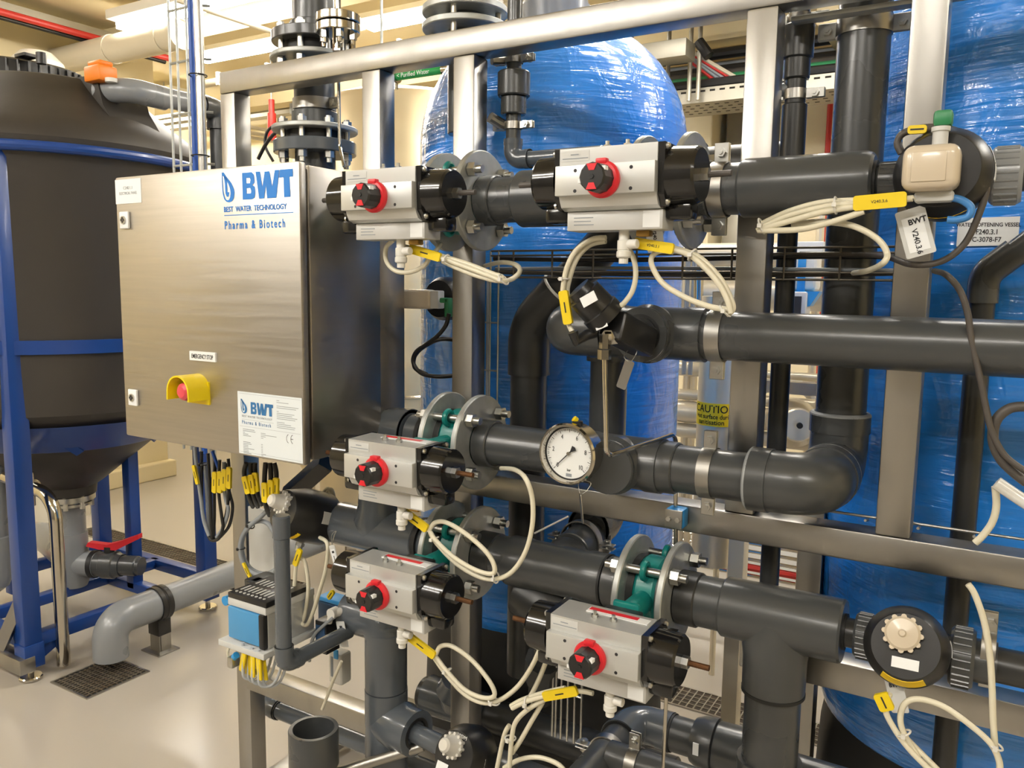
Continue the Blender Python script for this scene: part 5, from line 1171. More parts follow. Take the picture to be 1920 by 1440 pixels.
q = at(437, 1238, Y=1.21); b = B(); box(b, q.x-0.01, q.x+0.008, 1.20, 1.225, q.z-0.016, q.z+0.010, 0.003); obj('din_fitting', b, 'zinc_bright', t); b = B(); cyl(b, q+V(0.004, 0, 0.008), q+V(0.012, 0, 0.016), 0.008, n=12); obj('blue_collar', b, 'sky_blue_plastic', t)
b = B(); tube(b, spline([at(434, 1206, Y=1.21), at(427, 1222, Y=1.205), at(430, 1238, Y=1.208)], 6), 0.003, 8); obj('short_hose', b, 'hose', t)
for i, (px, py, dy) in enumerate(((456, 1238, 0), (466, 1243, 0.01), (474, 1247, 0), (486, 1252, 0), (495, 1252, 0.012))):
    p = at(px, py, Y=1.21+dy); b = B(); Mx = Matrix.Rotation(0.25-0.1*i, 4, 'Y'); Mx.translation = p; box(b, -0.0075, 0.0075, -0.003, 0.003, -0.029, 0.027, 0.0025, 2, M=Mx); tg = obj('yellow_hose_tag', b, 'yellow_tag', t)
    b = B(); c_ = p+V(0, 0, -0.02); tube(b, spline([p+ZA*0.042, p+ZA*0.0, c_-ZA*0.020, c_+V(0.012, 0.02, -0.028), c_+V(0.03, 0.03, 0.0), p+V(0.035, 0.05, 0.05)], 6), 0.0032, 8); obj('hose_loop', b, 'hose_grey', t)
# plate behind the cable coil
b = B(); q = at(460, 950, Y=1.47); q2 = at(528, 1098, Y=1.47); box(b, q.x, q2.x, 1.478, 1.484, q2.z, q.z, 0.002)
t = thing('mounting_plate', 'light stainless mounting plate behind the grey cable coil', 'plate', ((q.x+q2.x)/2, 1.48, q2.z)); obj('plate', b, 'label_grey', t)
# pressure switches and filter regulator
q = at(622, 1192, Y=1.34)
t = thing('flow_sensor', 'black digital sensor block with two blue buttons near the lowest left actuator', 'sensor', (q.x, 1.37, q.z-0.05))
b = B(); z0_, z1_ = at(610, 1228, Y=1.34).z, at(610, 1168, Y=1.34).z; x0_, x1_ = xat(591, 1195, 1.34), xat(612, 1195, 1.34); box(b, x0_, x1_, 1.34, 1.385, z0_, z1_, 0.002); obj('housing', b, 'black_plastic', t)
b = B(); box(b, x0_+0.004, x1_-0.004, 1.3385, 1.34, z0_+0.030, z1_-0.010); obj('display', b, 'dark_blue_part', t)
for dx in (0.006, 0.018):
    b = B(); box(b, x0_+dx, x0_+dx+0.007, 1.338, 1.34, z0_+0.008, z0_+0.022, 0.001); obj('button', b, 'sky_blue_plastic', t)
q = at(623, 1150, Y=1.34); b = B(); tube(b, [q+V(0.02, 0.04, 0.0), q], 0.010, 14); cyl(b, q+V(0, -0.006, 0), q+V(0, 0.014, 0), 0.0125, n=14); cyl(b, q+V(-0.006, 0, -0.01), q+V(-0.01, 0.0, -0.025), 0.007, n=10); obj('plug', b, 'white_plastic', t)
q = at(638, 1165, Y=1.345); tg, tu, tv = tag_plate(q, 0.026, 0.060, 0.22, 'grey name tag hanging beside the black digital sensor', 'label_grey')
b = B(); prism(b, [(-0.004, -0.016), (0.004, -0.016), (0.004, -0.010), (-0.004, -0.010)], q-V(0, 0.0013, 0), tu, tv, 0.0003); prism(b, [(-0.001, -0.046), (0.002, -0.046), (0.002, -0.022), (-0.001, -0.022)], q-V(0, 0.0013, 0), tu, tv, 0.0003); o = obj('tag_print', b, 'print_black', tg, smooth=0); o['kind'] = 'stuff'
q0 = at(600, 1130, Y=1.46); q1 = at(646, 1160, Y=1.46)
t = thing('filter_regulator', 'blue and white filter regulator behind the digital sensor', 'regulator', ((q0.x+q1.x)/2, 1.47, at(630, 1280, Y=1.46).z))
b = B(); box(b, q0.x, q1.x, 1.45, 1.495, q1.z-0.03, q0.z+0.01, 0.006); obj('regulator_body', b, 'dark_blue_part', t)
b = B(); box(b, q0.x, q1.x, 1.45, 1.495, q0.z+0.01, q0.z+0.022, 0.004); obj('blue_top', b, 'sky_blue_plastic', t)
z0_, z1_ = at(630, 1280, Y=1.46).z, at(630, 1222, Y=1.46).z; x0_, x1_ = xat(620, 1250, 1.46), xat(645, 1250, 1.46)
b = B(); box(b, x0_, x1_, 1.45, 1.49, z0_, z1_, 0.008, 3); obj('white_bowl', b, 'white_plastic', t)
b = B(); box(b, x0_+0.010, x0_+0.018, 1.449, 1.451, z0_+0.02, z1_-0.01); obj('bowl_slot', b, 'print_grey', t)
b = B(); box(b, x0_+0.022, x0_+0.036, 1.447, 1.451, z1_-0.012, z1_+0.012, 0.001); obj('blue_button', b, 'sky_blue_plastic', t)
# black limit switch with cream box on post C
q = at(825, 560, Y=1.60); t = thing('limit_switch', 'cream plug on a round black valve head left of the second inner post', 'switch', (q.x, 1.58, q.z-0.06))
b = B(); lathe(b, (q.x+0.01, 1.66, q.z+0.0), V(-0.05, -1, 0), [(0, 0), (0, 0.052), (0.06, 0.052), (0.075, 0.044), (0.078, 0.0)], 36); obj('round_head', b, 'black_plastic', t)
k0 = at(780, 560, Y=1.55); k1 = at(812, 560, Y=1.55); b = B(); box(b, k0.x-0.045, k1.x, 1.535, 1.570, k0.z-0.024, k0.z+0.022, 0.010, 3); obj('cream_plug', b, 'milky_plastic', t)
b = B(); box(b, k1.x-0.002, k1.x+0.022, 1.54, 1.566, k0.z-0.022, k0.z+0.020, 0.003); obj('plug_collar', b, 'label_grey', t)
q2 = at(840, 565, Y=1.545); b = B(); box(b, q2.x-0.018, q2.x+0.006, 1.535, 1.555, q2.z-0.004, q2.z+0.008, 0.003); box(b, q2.x-0.004, q2.x+0.008, 1.535, 1.555, q2.z-0.036, q2.z+0.008, 0.003); obj('green_connector', b, 'green_plastic', t)
# ---------------------------------------------------------------- air hoses, cables and their tags
def P3(pts, Y):
    out = []
    for p in pts: out.append(at(p[0], p[1], Y=p[2] if len(p) > 2 else Y))
    return out
def strand(par, pts, Y, r, m, name='hose', per=7, n=8):
    b = B(); tube(b, spline(P3(pts, Y), per), r, n); return obj(name, b, m, par, smooth=70)
def sleeve(par, p, q, Y0, Y1=None, wd=0.0085, th=0.003, m='yellow_tag', mark=None):
    """yellow identification sleeve from pixel p to pixel q"""
    a = at(*p, Y=Y0); b_ = at(*q, Y=Y1 or Y0); ax = (b_-a); L = ax.length; ax.normalize(); nrm = V(0, -1, 0); nrm = (nrm-ax*nrm.dot(ax)).normalized(); v = nrm.cross(ax)
    b = B(); prism(b, [(x, y) for x, y in [(x+L/2, y) for x, y in rrect(L, wd*2, 0.004)]], a-nrm*th, ax, v, th*2); o = obj('yellow_tag', b, m, par)
    if ax.x < 0: ax2, v2_ = -ax, -v
    else: ax2, v2_ = ax, v
    mid = (a+b_)/2+nrm*(th+0.0002)
    if mark: text(mark, 0.0062, mid-v2_*0.0022, ax2, v2_, 'print_black', par, align='CENTER', name='tag_text')
    else:
        b = B(); prism(b, [(-0.009, -0.0012), (0.009, -0.0012), (0.009, 0.0012), (-0.009, 0.0012)], mid, ax2, v2_, 0.0002); q_ = obj('tag_print', b, 'print_black', par, smooth=0); q_['kind'] = 'stuff'
    return o
def tie(par, px, py, Y, ax, R, m='white_plastic'):
    p = at(px, py, Y=Y); b = B(); torus(b, p, ax, R, 0.0016, 18, 6); box(b, p.x-0.003, p.x+0.003, p.y-R-0.004, p.y-R+0.002, p.z-0.003, p.z+0.003); return obj('cable_tie', b, m, par)
HR = 0.0046
def hoses(label, loc, strands, sl=None, ties=(), r=HR, m='hose', cat='hose', name='air_hose'):
    t = thing(name, label, cat, at(*loc[:2], Y=loc[2]), 'air hoses')
    for s in strands: strand(t, s[1], s[0], s[2] if len(s) > 2 else r, s[3] if len(s) > 3 else m)
    for s in (sl or []): sleeve(t, *s)
    for s in ties: tie(t, *s)
    return t
Y1 = 1.235
hoses('white air hoses with yellow tag curling right from the top left actuator', (830, 530, Y1),
      [(Y1, [(760, 463), (772, 466), (828, 484), (880, 503), (925, 520), (943, 527), (962, 522, 1.27), (975, 508, 1.30), (966, 496, 1.33), (940, 492, 1.40), (915, 497, 1.5), (905, 500, 1.58)]),
       (Y1+0.006, [(828, 480), (880, 496), (920, 512), (942, 520), (930, 526), (880, 512), (830, 490)]),
       (1.25, [(738, 450), (724, 465), (725, 490), (742, 508), (770, 510), (795, 498), (808, 480), (818, 470, 1.3), (826, 458, 1.4)])],
      [((768, 466), (826, 483), Y1-0.004)], [(838, 487, Y1, V(1, 0, -0.3), 0.009), (944, 524, Y1, V(0.6, 0, 0.5), 0.011)])
hoses('white air hoses with yellow tag sagging to the third post from the top centre actuator', (1290, 590, 1.24),
      [(1.235, [(1172, 452), (1192, 456), (1262, 468), (1300, 483), (1340, 522), (1363, 560), (1370, 588)]),
       (1.245, [(1262, 465), (1310, 482), (1350, 522), (1370, 560), (1374, 580), (1362, 590)]),
       (1.24, [(1262, 472), (1238, 470), (1222, 482), (1224, 502), (1245, 533), (1290, 560), (1335, 576), (1365, 580)])],
      [((1190, 455), (1263, 467), 1.228, None, 0.0085, 0.003, 'yellow_tag', 'V240.3.1')], [(1298, 478, 1.238, V(1, 0, -0.6), 0.010), (1360, 583, 1.24, V(1, 0, 1), 0.011)])
hoses('white air hose bow with yellow tag left of the tilted sample valve', (1060, 600, 1.23),
      [(1.235, [(1136, 446), (1110, 449), (1080, 470), (1062, 505), (1055, 550), (1058, 580), (1068, 612), (1075, 624)]),
       (1.245, [(1136, 452), (1105, 460), (1080, 488), (1066, 530), (1064, 552), (1072, 568), (1086, 580)]),
       (1.25, [(1176, 462), (1188, 485), (1192, 515), (1186, 545), (1172, 566), (1158, 578)])],
      [((1056, 545), (1066, 608), 1.226)], [(1057, 523, 1.238, V(0, 0, 1), 0.009)])
hoses('white air hose loops with yellow tag hanging from the middle left actuator', (890, 1090, 1.24),
      [(1.235, [(748, 956), (762, 962), (802, 992), (816, 1012), (850, 1044), (890, 1068), (922, 1076), (927, 1062), (912, 1035), (875, 1002), (838, 980), (816, 980), (806, 992)]),
       (1.245, [(806, 998), (820, 1020), (855, 1056), (895, 1080), (928, 1086), (960, 1072), (985, 1035), (998, 985), (998, 935), (986, 898), (966, 881, 1.3), (940, 878, 1.38)])],
      [((758, 960), (801, 992), 1.228)], [(930, 1083, 1.24, V(1, 0, 0.2), 0.010), (814, 1010, 1.24, V(0.5, 0, -1), 0.009)])
hoses('white air hose loops with yellow tag hanging from the lowest left actuator', (880, 1320, 1.24),
      [(1.235, [(752, 1186), (766, 1192), (813, 1228), (835, 1255), (870, 1292), (905, 1308), (927, 1304), (918, 1278), (885, 1238), (848, 1212), (826, 1212), (818, 1226)]),
       (1.245, [(815, 1234), (838, 1266), (872, 1302), (908, 1318), (938, 1312), (968, 1290), (992, 1258), (1010, 1222), (1018, 1190, 1.3)])],
      [((764, 1191), (815, 1230), 1.228)], [(838, 1257, 1.24, V(0.5, 0, -1), 0.009), (926, 1315, 1.24, V(0.3, 0, 1), 0.011)])
hoses('white air hose bundle with yellow tag left of the lower centre actuator', (990, 1400, 1.23),
      [(1.225, [(1112, 1300), (1080, 1296), (1020, 1306), (985, 1316), (960, 1328)]), (1.235, [(1060, 1290), (1020, 1299), (980, 1312), (958, 1324)]),
       (1.23, [(1024, 1310), (990, 1330), (968, 1352), (960, 1380), (955, 1440)]), (1.24, [(1018, 1316), (998, 1350), (975, 1390), (960, 1412)]),
       (1.26, [(1024, 1240), (1010, 1275), (990, 1312), (975, 1320)]), (1.25, [(955, 1360), (945, 1380), (932, 1440)]), (1.25, [(945, 1440), (975, 1424), (1010, 1420), (1045, 1432), (1062, 1450)])],
      [((1019, 1306), (1082, 1295), 1.218)], [(990, 1318, 1.228, V(1, 0, 0.3), 0.012), (957, 1384, 1.235, V(0, 0, 1), 0.010)])
hoses('white air hoses with short yellow tag under the lower right diaphragm valve', (1750, 1430, 1.30),
      [(1.30, [(1668, 1300), (1660, 1330), (1676, 1365), (1705, 1405), (1745, 1445)]), (1.305, [(1722, 1420), (1695, 1375), (1688, 1345), (1698, 1318), (1725, 1311), (1770, 1325), (1820, 1360), (1858, 1395), (1874, 1430), (1872, 1460)]),
       (1.32, [(1866, 1405), (1862, 1350), (1860, 1290), (1856, 1230), (1845, 1165), (1828, 1115), (1815, 1095)]), (1.31, [(1700, 1385), (1740, 1425), (1765, 1450)])],
      [((1650, 1300), (1665, 1332), 1.296, None, 0.011)], [(1695, 1375, 1.30, V(0.6, 0, -1), 0.010), (1866, 1398, 1.31, V(0.3, 0, 1), 0.010)])
hoses('white air hose bundle with yellow tag reaching left from the upper right valve', (1520, 440, 1.29),
      [(1.29, [(1712, 372), (1698, 373), (1600, 382), (1545, 388), (1480, 404), (1432, 424)]), (1.30, [(1602, 376), (1540, 380), (1480, 396), (1428, 420)]), (1.285, [(1600, 388), (1540, 398), (1475, 416), (1426, 430), (1430, 432), (1500, 430), (1560, 416), (1620, 396)]),
       (1.30, [(1484, 420), (1545, 416), (1600, 424), (1645, 448), (1663, 475), (1655, 494), (1625, 508, 1.4), (1600, 512, 1.55)])],
      [((1600, 382), (1700, 373), 1.282, None, 0.0105, 0.003, 'yellow_tag', 'V240.3.6')], [(1567, 385, 1.29, V(1, 0, 0.1), 0.012), (1428, 424, 1.29, V(1, 0, 0.4), 0.012)])
hoses('short blue hose loop under the cream switch box of the upper right valve', (1800, 410, 1.31), [(1.31, [(1772, 370), (1800, 374), (1820, 388), (1816, 405), (1795, 412), (1776, 412)], 0.0052)], m='hose_blue')
t = hoses('black power cable wound around the upper right diaphragm valve', (1760, 250, 1.36), [(1.36, [(1690, 288), (1682, 268), (1695, 250), (1730, 243), (1790, 245), (1830, 265), (1850, 300), (1850, 350), (1840, 390), (1810, 455), (1765, 490), (1710, 496), (1665, 482, 1.45), (1620, 478, 1.56), (1500, 476, 1.585)], 0.0048), (1.365, [(1690, 285), (1684, 262), (1700, 246), (1750, 238), (1805, 250), (1842, 285)], 0.0048)], [((1702, 244), (1738, 242), 1.35, None, 0.006)], m='cable_brown', cat='cable', name='power_cable')
hoses('dark grey cable falling past the right post and looping at the right edge', (1850, 760, 1.40), [(1.40, [(1752, 508, 1.5), (1775, 516), (1800, 545), (1815, 590), (1822, 640), (1838, 710), (1850, 770), (1862, 815), (1885, 855), (1925, 885)], 0.0048), (1.41, [(1925, 762), (1893, 766), (1868, 788), (1862, 825), (1876, 860), (1900, 885), (1925, 905)], 0.0075)], m='cable_brown', cat='cable', name='power_cable')
hoses('clear hose stub with white tail at the right edge above the middle beam', (1880, 950, 1.46), [(1.46, [(1868, 905), (1920, 940), (1960, 965)], 0.0105, 'clear_plastic'), (1.47, [(1866, 912), (1868, 950), (1860, 980), (1842, 1005), (1828, 1018)], 0.0055)])
hoses('black cable loop left of the second inner post', (810, 650, 1.53), [(1.53, [(842, 588), (836, 610), (820, 630), (800, 645), (780, 660), (775, 680), (790, 700), (820, 706), (855, 704, 1.57)], 0.0050), (1.535, [(858, 638, 1.57), (825, 636), (795, 650), (778, 668), (778, 690), (800, 702)], 0.0050)], m='cable_black', cat='cable', name='power_cable')
hoses('black cables curling behind the tall flanged riser', (510, 240, 1.75), [(1.75, [(484, 298), (500, 268), (520, 246), (545, 238), (560, 240)], 0.0055), (1.78, [(512, 302), (498, 275), (500, 250), (515, 236), (550, 236)], 0.0045)], m='cable_black', cat='cable', name='power_cable')
hoses('white sensor tubes hanging left of the lowest left actuator', (570, 1170, 1.33), [(1.33, [(560, 1030), (555, 1060), (552, 1120), (560, 1160), (574, 1172), (586, 1150), (602, 1100), (612, 1060), (614, 1020), (600, 1008, 1.36)]), (1.335, [(562, 1045), (572, 1055), (578, 1100), (572, 1150), (566, 1168)]), (1.345, [(640, 1240), (625, 1275), (612, 1310), (604, 1330)], 0.0040), (1.335, [(625, 1158), (608, 1172), (590, 1190), (582, 1215), (580, 1240)], 0.0042, 'cable_grey')], [((553, 1060), (563, 1030), 1.322, None, 0.007), ((625, 1108), (616, 1122), 1.40, None, 0.006)])
hoses('white tube rising beside the panel between diaphragm valve and actuator', (610, 940, 1.47), [(1.47, [(600, 945), (606, 925), (616, 916), (622, 935), (618, 970)]), (1.47, [(604, 950), (612, 925), (622, 918), (628, 940)])])
# grey cable coil
t = hoses('light grey cable coil tied in a ring beside the slim drain pipe', (480, 1080, 1.40), [(1.40, [(506, 952), (490, 968), (470, 985), (455, 1005), (450, 1030), (456, 1055), (472, 1072), (495, 1080), (515, 1072), (520, 1050)], 0.0062, 'cable_grey'), (1.41, [(520, 1066), (500, 1076), (475, 1070), (458, 1050), (453, 1020), (462, 992), (480, 978), (500, 980), (514, 998), (522, 1020)], 0.0062, 'cable_grey'), (1.40, [(458, 1058), (470, 1075), (480, 1095), (490, 1108)], 0.0058, 'cable_grey')], [((456, 1055), (471, 1086), 1.392, None, 0.004)], cat='cable', name='cable_coil')
tie(t, 470, 985, 1.405, V(1, 0, 1), 0.010, 'cable_black'); tie(t, 452, 1028, 1.405, V(0, 0, 1), 0.010, 'cable_black')
# bundle below the left panel gland
YB_ = 1.36
b = thing('cable_bundle', 'bundle of black and grey cables with yellow tags hanging below the panel left side', 'cable', at(400, 1010, Y=YB_))
for i, (pts, m) in enumerate([([(365, 838), (368, 870), (376, 930), (382, 975), (392, 1005)], 'cable_grey'), ([(378, 846), (378, 900), (380, 960), (394, 1008), (412, 1000), (425, 960), (430, 900), (428, 860)], 'cable_black'),
     ([(404, 860), (402, 920), (402, 970), (400, 1005)], 'cable_black'), ([(412, 862), (410, 920), (416, 970), (418, 990), (410, 1010), (395, 1012), (386, 990)], 'cable_black'), ([(420, 866), (422, 930), (428, 955), (420, 985), (406, 1008)], 'cable_grey'),
     ([(426, 868), (430, 920), (436, 950), (430, 985), (414, 1006)], 'cable_black'), ([(390, 850), (394, 920), (396, 980), (398, 1010)], 'cable_black'), ([(398, 846), (404, 862), (412, 885)], 'cable_blue'), ([(384, 870), (388, 930), (392, 985), (402, 1010), (416, 1000)], 'cable_grey')]):
    strand(b, pts, YB_+0.008*(i % 3), 0.0042 if m != 'cable_grey' else 0.0048, m, 'cable')
for p, q in (((403, 885), (402, 924)), ((413, 884), (412, 924)), ((421, 880), (420, 920)), ((430, 876), (429, 916))): sleeve(b, p, q, YB_-0.008, None, 0.008)
sleeve(b, (363, 872), (371, 908), YB_-0.006, None, 0.0055)
tie(b, 382, 870, YB_, V(0, 0, 1), 0.014, 'cable_black')
for lab, cx_, ps in (('cluster of black cables with yellow tags below the panel middle gland', 470, ((458, 893, 466, 926), (470, 890, 475, 926), (478, 886, 482, 922))), ('cluster of black cables with yellow tags below the panel right gland', 506, ((496, 905, 497, 942), (508, 900, 508, 940), (518, 896, 517, 936)))):
    b = thing('cable_bundle', lab, 'cable', at(cx_, 930, Y=1.32))
    for k, (ax0, ay0, bx0, by0) in enumerate(ps):
        strand(b, [(cx_-8+8*k, 868), (ax0, ay0-8), ((ax0+bx0)/2, (ay0+by0)/2), (bx0+2, by0+8, 1.34), (bx0+8, by0+24, 1.40)], 1.318+0.004*k, 0.0058, 'cable_black', 'cable'); sleeve(b, (ax0, ay0), (bx0, by0), 1.308+0.004*k, None, 0.0085)
# black duct slanting behind the panel's lower right corner
b = B(); tube(b, [at(540, 930, Y=1.50), at(612, 866, Y=1.50)], 0.028, 4); single('cable_duct', b, 'black_gloss', 'black cable duct slanting below the panel right corner', 'duct', smooth=0)

# ---------------------------------------------------------------- wire cable trays
def wires(name, label, long_, cross, r=0.0022, m='zinc_bright', extra=()):
    t = thing(name, label, 'cable tray', long_[0][0])
    for a, c in long_:
        b = B(); cyl(b, a, c, r, n=8); obj('long_wire', b, m, t, smooth=70)
    for pts in cross:
        b = B(); tube(b, pts, r, 6); obj('cross_wire', b, m, t)
    for pts, rr, mm in extra:
        b = B(); tube(b, spline(pts, 6), rr, 8); obj('cable', b, mm, t, smooth=70)
    return t
yt = 1.575; x0_, x1_ = POSTX['C']+T, -0.13
zs = [at(1000, py, Y=yt).z for py in (470, 479, 509, 520)]
ln = [(V(x0_, yt, z_), V(x1_, yt, z_)) for z_ in zs]+[(V(x0_, yt+0.05, zs[3]), V(x1_, yt+0.05, zs[3]))]
cr = []
xx = x0_+0.06
while xx < x1_: cr.append([V(xx, yt-0.001, zs[0]), V(xx, yt-0.001, zs[3]), V(xx, yt+0.05, zs[3])]); xx += 0.098
wires('wire_tray', 'horizontal wire cable tray with black cables crossing behind the upper hoses', ln, cr, m='tray_wire', extra=[([V(x0_, yt+0.012, zs[1]-0.006), V(-0.7, yt+0.012, zs[1]-0.010), V(-0.3, yt+0.012, zs[1]-0.005), V(x1_, yt+0.012, zs[1]-0.008)], 0.005, 'cable_black'), ([V(x0_, yt+0.014, zs[2]-0.002), V(-0.5, yt+0.012, zs[2]-0.006), V(x1_, yt+0.012, zs[2])], 0.004, 'cable_brown'), ([V(x0_, yt+0.02, zs[2]+0.006), V(-0.6, yt+0.02, zs[2]+0.008), V(x1_, yt+0.02, zs[2]+0.004)], 0.0038, 'cable_grey')])
xa, xb = xat(919, 600, yt), xat(934, 600, yt)
wires('wire_tray', 'narrow vertical wire tray beside the second inner post in front of the blue tank', [(V(xx, yt, 1.13), V(xx, yt, zs[0])) for xx in (xa, xb)], [[V(xa-0.012, yt, z_), V(xb, yt, z_)] for z_ in (at(925, 605, Y=yt).z, at(925, 695, Y=yt).z)], extra=[([V(xa-0.012, yt+0.01, 1.13), V(xa-0.012, yt+0.01, zs[2])], 0.0045, 'hose_grey')])
yt2 = 1.70; xs_ = [xat(px, 200, yt2) for px in (322, 336, 354)]
t = wires('wire_tray', 'vertical wire cable ladder with blue cable and steel conduit above the panel', [(V(xx, yt2, 1.0), V(xx, yt2, CEIL)) for xx in xs_], [[V(xs_[0], yt2, z_), V(xs_[2]+0.05, yt2, z_), V(xs_[2]+0.075, yt2+0.03, z_)] for z_ in [1.75+0.155*k for k in range(10)]], r=0.004, m='zinc',
          extra=[([V(xat(363, 200, yt2-0.01), yt2-0.01, 1.0), V(xat(363, 200, yt2-0.01), yt2-0.01, 2.0), V(xat(363, 200, yt2-0.01), yt2-0.01, CEIL)], 0.0085, 'cable_blue')])
xc_ = xat(377, 200, yt2-0.012); b = B(); cyl(b, (xc_, yt2-0.012, 0.93), (xc_, yt2-0.012, CEIL), 0.0135, n=20); obj('steel_conduit', b, 'zinc_bright', t)
for py in (137, 290):
    b = B(); p = at(372, py, Y=yt2-0.03); torus(b, (xc_-0.01, yt2-0.012, p.z), ZA, 0.026, 0.002, 24, 6); obj('cable_tie', b, 'cable_black', t)
# fine wire along the middle beam
zw_ = 1.139; t = wires('wire_tray', 'thin wire with black ties lying along the middle beam at the right', [(V(-0.42, YB+0.02, zw_), V(0.7, YB+0.02, zw_))], [[V(xx, YB-0.01, zw_), V(xx, YB+0.03, zw_-0.008)] for xx in [-0.36+0.085*k for k in range(12)]], r=0.0026, extra=())
# small tray at the bottom
yt3 = 1.52; xl_ = [xat(px, 1330, yt3) for px in (1036, 1042, 1052, 1064, 1077, 1090)]
wires('wire_tray', 'vertical wire tray below the lower centre actuator', [(V(xx, yt3, 0.55), V(xx, yt3, 0.86)) for xx in xl_], [[V(xl_[0], yt3, z_), V(xl_[-1], yt3, z_)] for z_ in (0.66, 0.80)], r=0.0026)
b = B(); p0, p1 = at(1250, 1290, Y=1.36), at(1243, 1445, Y=1.36); single('thin_rod', cyl(b, p0, p1, 0.0035, n=10), 'polished', 'thin vertical rod below the lower centre actuator end cap', 'rod')
b = B(); p0, p1 = at(1002, 1000, Y=1.50), at(1066, 968, Y=1.52); t = single('cable_tie', tube(b, [p0, p1], 0.0022, 6), 'white_plastic', 'white cable tie tail sticking out under the middle beam', 'cable tie')

p = at(1226, 428, Y=1.33); tg, tu, tv = tag_plate(p, 0.030, 0.040, 0.15, 'white name tag peeking out below the top centre actuator', 'label_white')
text('V240.3.1', 0.0085, p-tv*0.002-tu*0.002-V(0, 0.0016, 0), -tv, tu, 'print_black', tg, bold=0.0002)
# ---------------------------------------------------------------- background plant room
# insulated ceiling pipe through the left wall
p = at(240, 86, Y=3.32)
t = thing('ceiling_pipe', 'wide cream insulated pipe under the ceiling behind the black tank', 'pipe', (p.x, 3.32, p.z))
pipe(t, (-5.65, 3.32, p.z), (-4.35, 3.32, p.z), 0.085, 'insulation')
for px in (210, 308, 338):
    xx = xat(px, 90, 3.32); b = B(); shell(b, (xx-0.02, 3.32, p.z), (xx+0.02, 3.32, p.z), 0.09, 0.084, 32); obj('joint_band', b, 'insulation', t)
# ceiling cable tray at the left with red cable
xq = -5.35; q0 = at(0, 28, X=xq); zq_ = q0.z
t = thing('ceiling_tray', 'steel cable tray with red cable along the ceiling at the upper left', 'cable tray', (xq, 3.0, zq_))
b = B(); box(b, xq-0.10, xq+0.08, -1.5, 3.9, zq_, zq_+0.006); box(b, xq+0.078, xq+0.082, -1.5, 3.9, zq_, zq_+0.06); obj('tray', b, 'tray_zinc', t)
b = B(); cyl(b, (xq+0.10, -1.5, zq_-0.01), (xq+0.10, 3.9, zq_-0.01), 0.022, n=12); obj('red_cable', b, 'red_paint', t)
b = B(); cyl(b, (xq+0.06, -1.5, zq_-0.03), (xq+0.06, 3.9, zq_-0.03), 0.016, n=12); obj('black_cable', b, 'cable_black', t)
p = at(70, 140, Y=2.95); b = B(); lathe(b, (p.x, 2.95, 0), ZA, [(0.0, 0), (0.0, 0.17), (p.z, 0.17), (p.z+0.07, 0.15), (p.z+0.13, 0.09), (p.z+0.15, 0)], 40); single('white_cylinder', b, 'tank_white', 'white dome topped cylinder behind the black tank lid', 'tank')
b = B(); cyl(b, (-3.83, 2.9, 3.0), (-3.80, 3.7, 3.0), 0.014, n=12); single('ceiling_conduit', b, 'insulation', 'white conduit slanting under the ceiling above the left end post', 'conduit')
p = at(450, 146, Y=4.1); b = B(); cyl(b, (-5.2, 4.1, p.z), (-1.0, 4.1, p.z), 0.028, n=16)
t = thing('ceiling_conduit', 'cream pipe with white clips under the rear fluorescent lights', 'conduit', (-3, 4.1, p.z)); obj('tube', b, 'insulation', t)
for xx in (-4.95, -4.45, -3.3, -2.3):
    b = B(); box(b, xx-0.012, xx+0.012, 4.07, 4.13, p.z-0.03, p.z+0.06); obj('clip', b, 'lamp_body', t)
b = B(); box(b, -2.5, 1.8, 3.93, 4.01, 3.06, 3.12, 0.003); t = thing('ceiling_channel', 'steel channel continuing right of the rear fluorescent lights', 'channel', (-1, 3.97, 3.06)); obj('channel', b, 'tray_zinc', t)
for xx in (-2.2, -1.2, 0.2):
    b = B(); box(b, xx-0.03, xx+0.03, 3.95, 3.99, 3.12, CEIL); obj('hanger', b, 'tray_zinc', t)
# red sprinkler pipe
p = at(510, 238, Y=4.5); t = thing('sprinkler_pipe', 'red sprinkler pipe with tee behind the flanged riser', 'pipe', (p.x, 4.5, p.z))
pipe(t, p, p+V(0.6, 0.25, -0.14), 0.028, 'red_paint'); pipe(t, p-ZA*0.10, p+ZA*0.10, 0.032, 'red_paint', 'tee'); pipe(t, p+ZA*0.09, p+ZA*0.2, 0.022, 'red_paint', 'drop')
b = B(); cyl(b, p+ZA*0.18, (p.x, 4.5, CEIL), 0.006, n=10); obj('hanger_rod', b, 'zinc', t)
for k, (pa, pb_) in enumerate((((440, 233), (512, 246)), ((440, 243), (508, 256)), ((440, 253), (500, 263)))):
    a, c_ = at(*pa, Y=4.2), at(*pb_, Y=5.0); b = B(); cyl(b, a-(c_-a)*0.3, c_+(c_-a)*0.3, 0.014, n=10); single('wall_conduit', b, 'insulation', ('topmost', 'middle', 'lowest')[k]+' of three cream conduits seen between left post and riser', 'conduit', 'cream conduits')
for k, py in enumerate((192, 203, 216)):
    p = at(500, py, Y=5.2); b = B(); box(b, p.x-1.5, p.x+1.6, 5.15, 5.25, p.z-0.02, p.z+0.012); single('wall_trunking', b, ('lamp_body', 'insulation', 'tray_zinc')[k], ('upper', 'middle', 'lower')[k]+' cream trunking on the far wall behind the riser', 'trunking', 'far wall trunking')
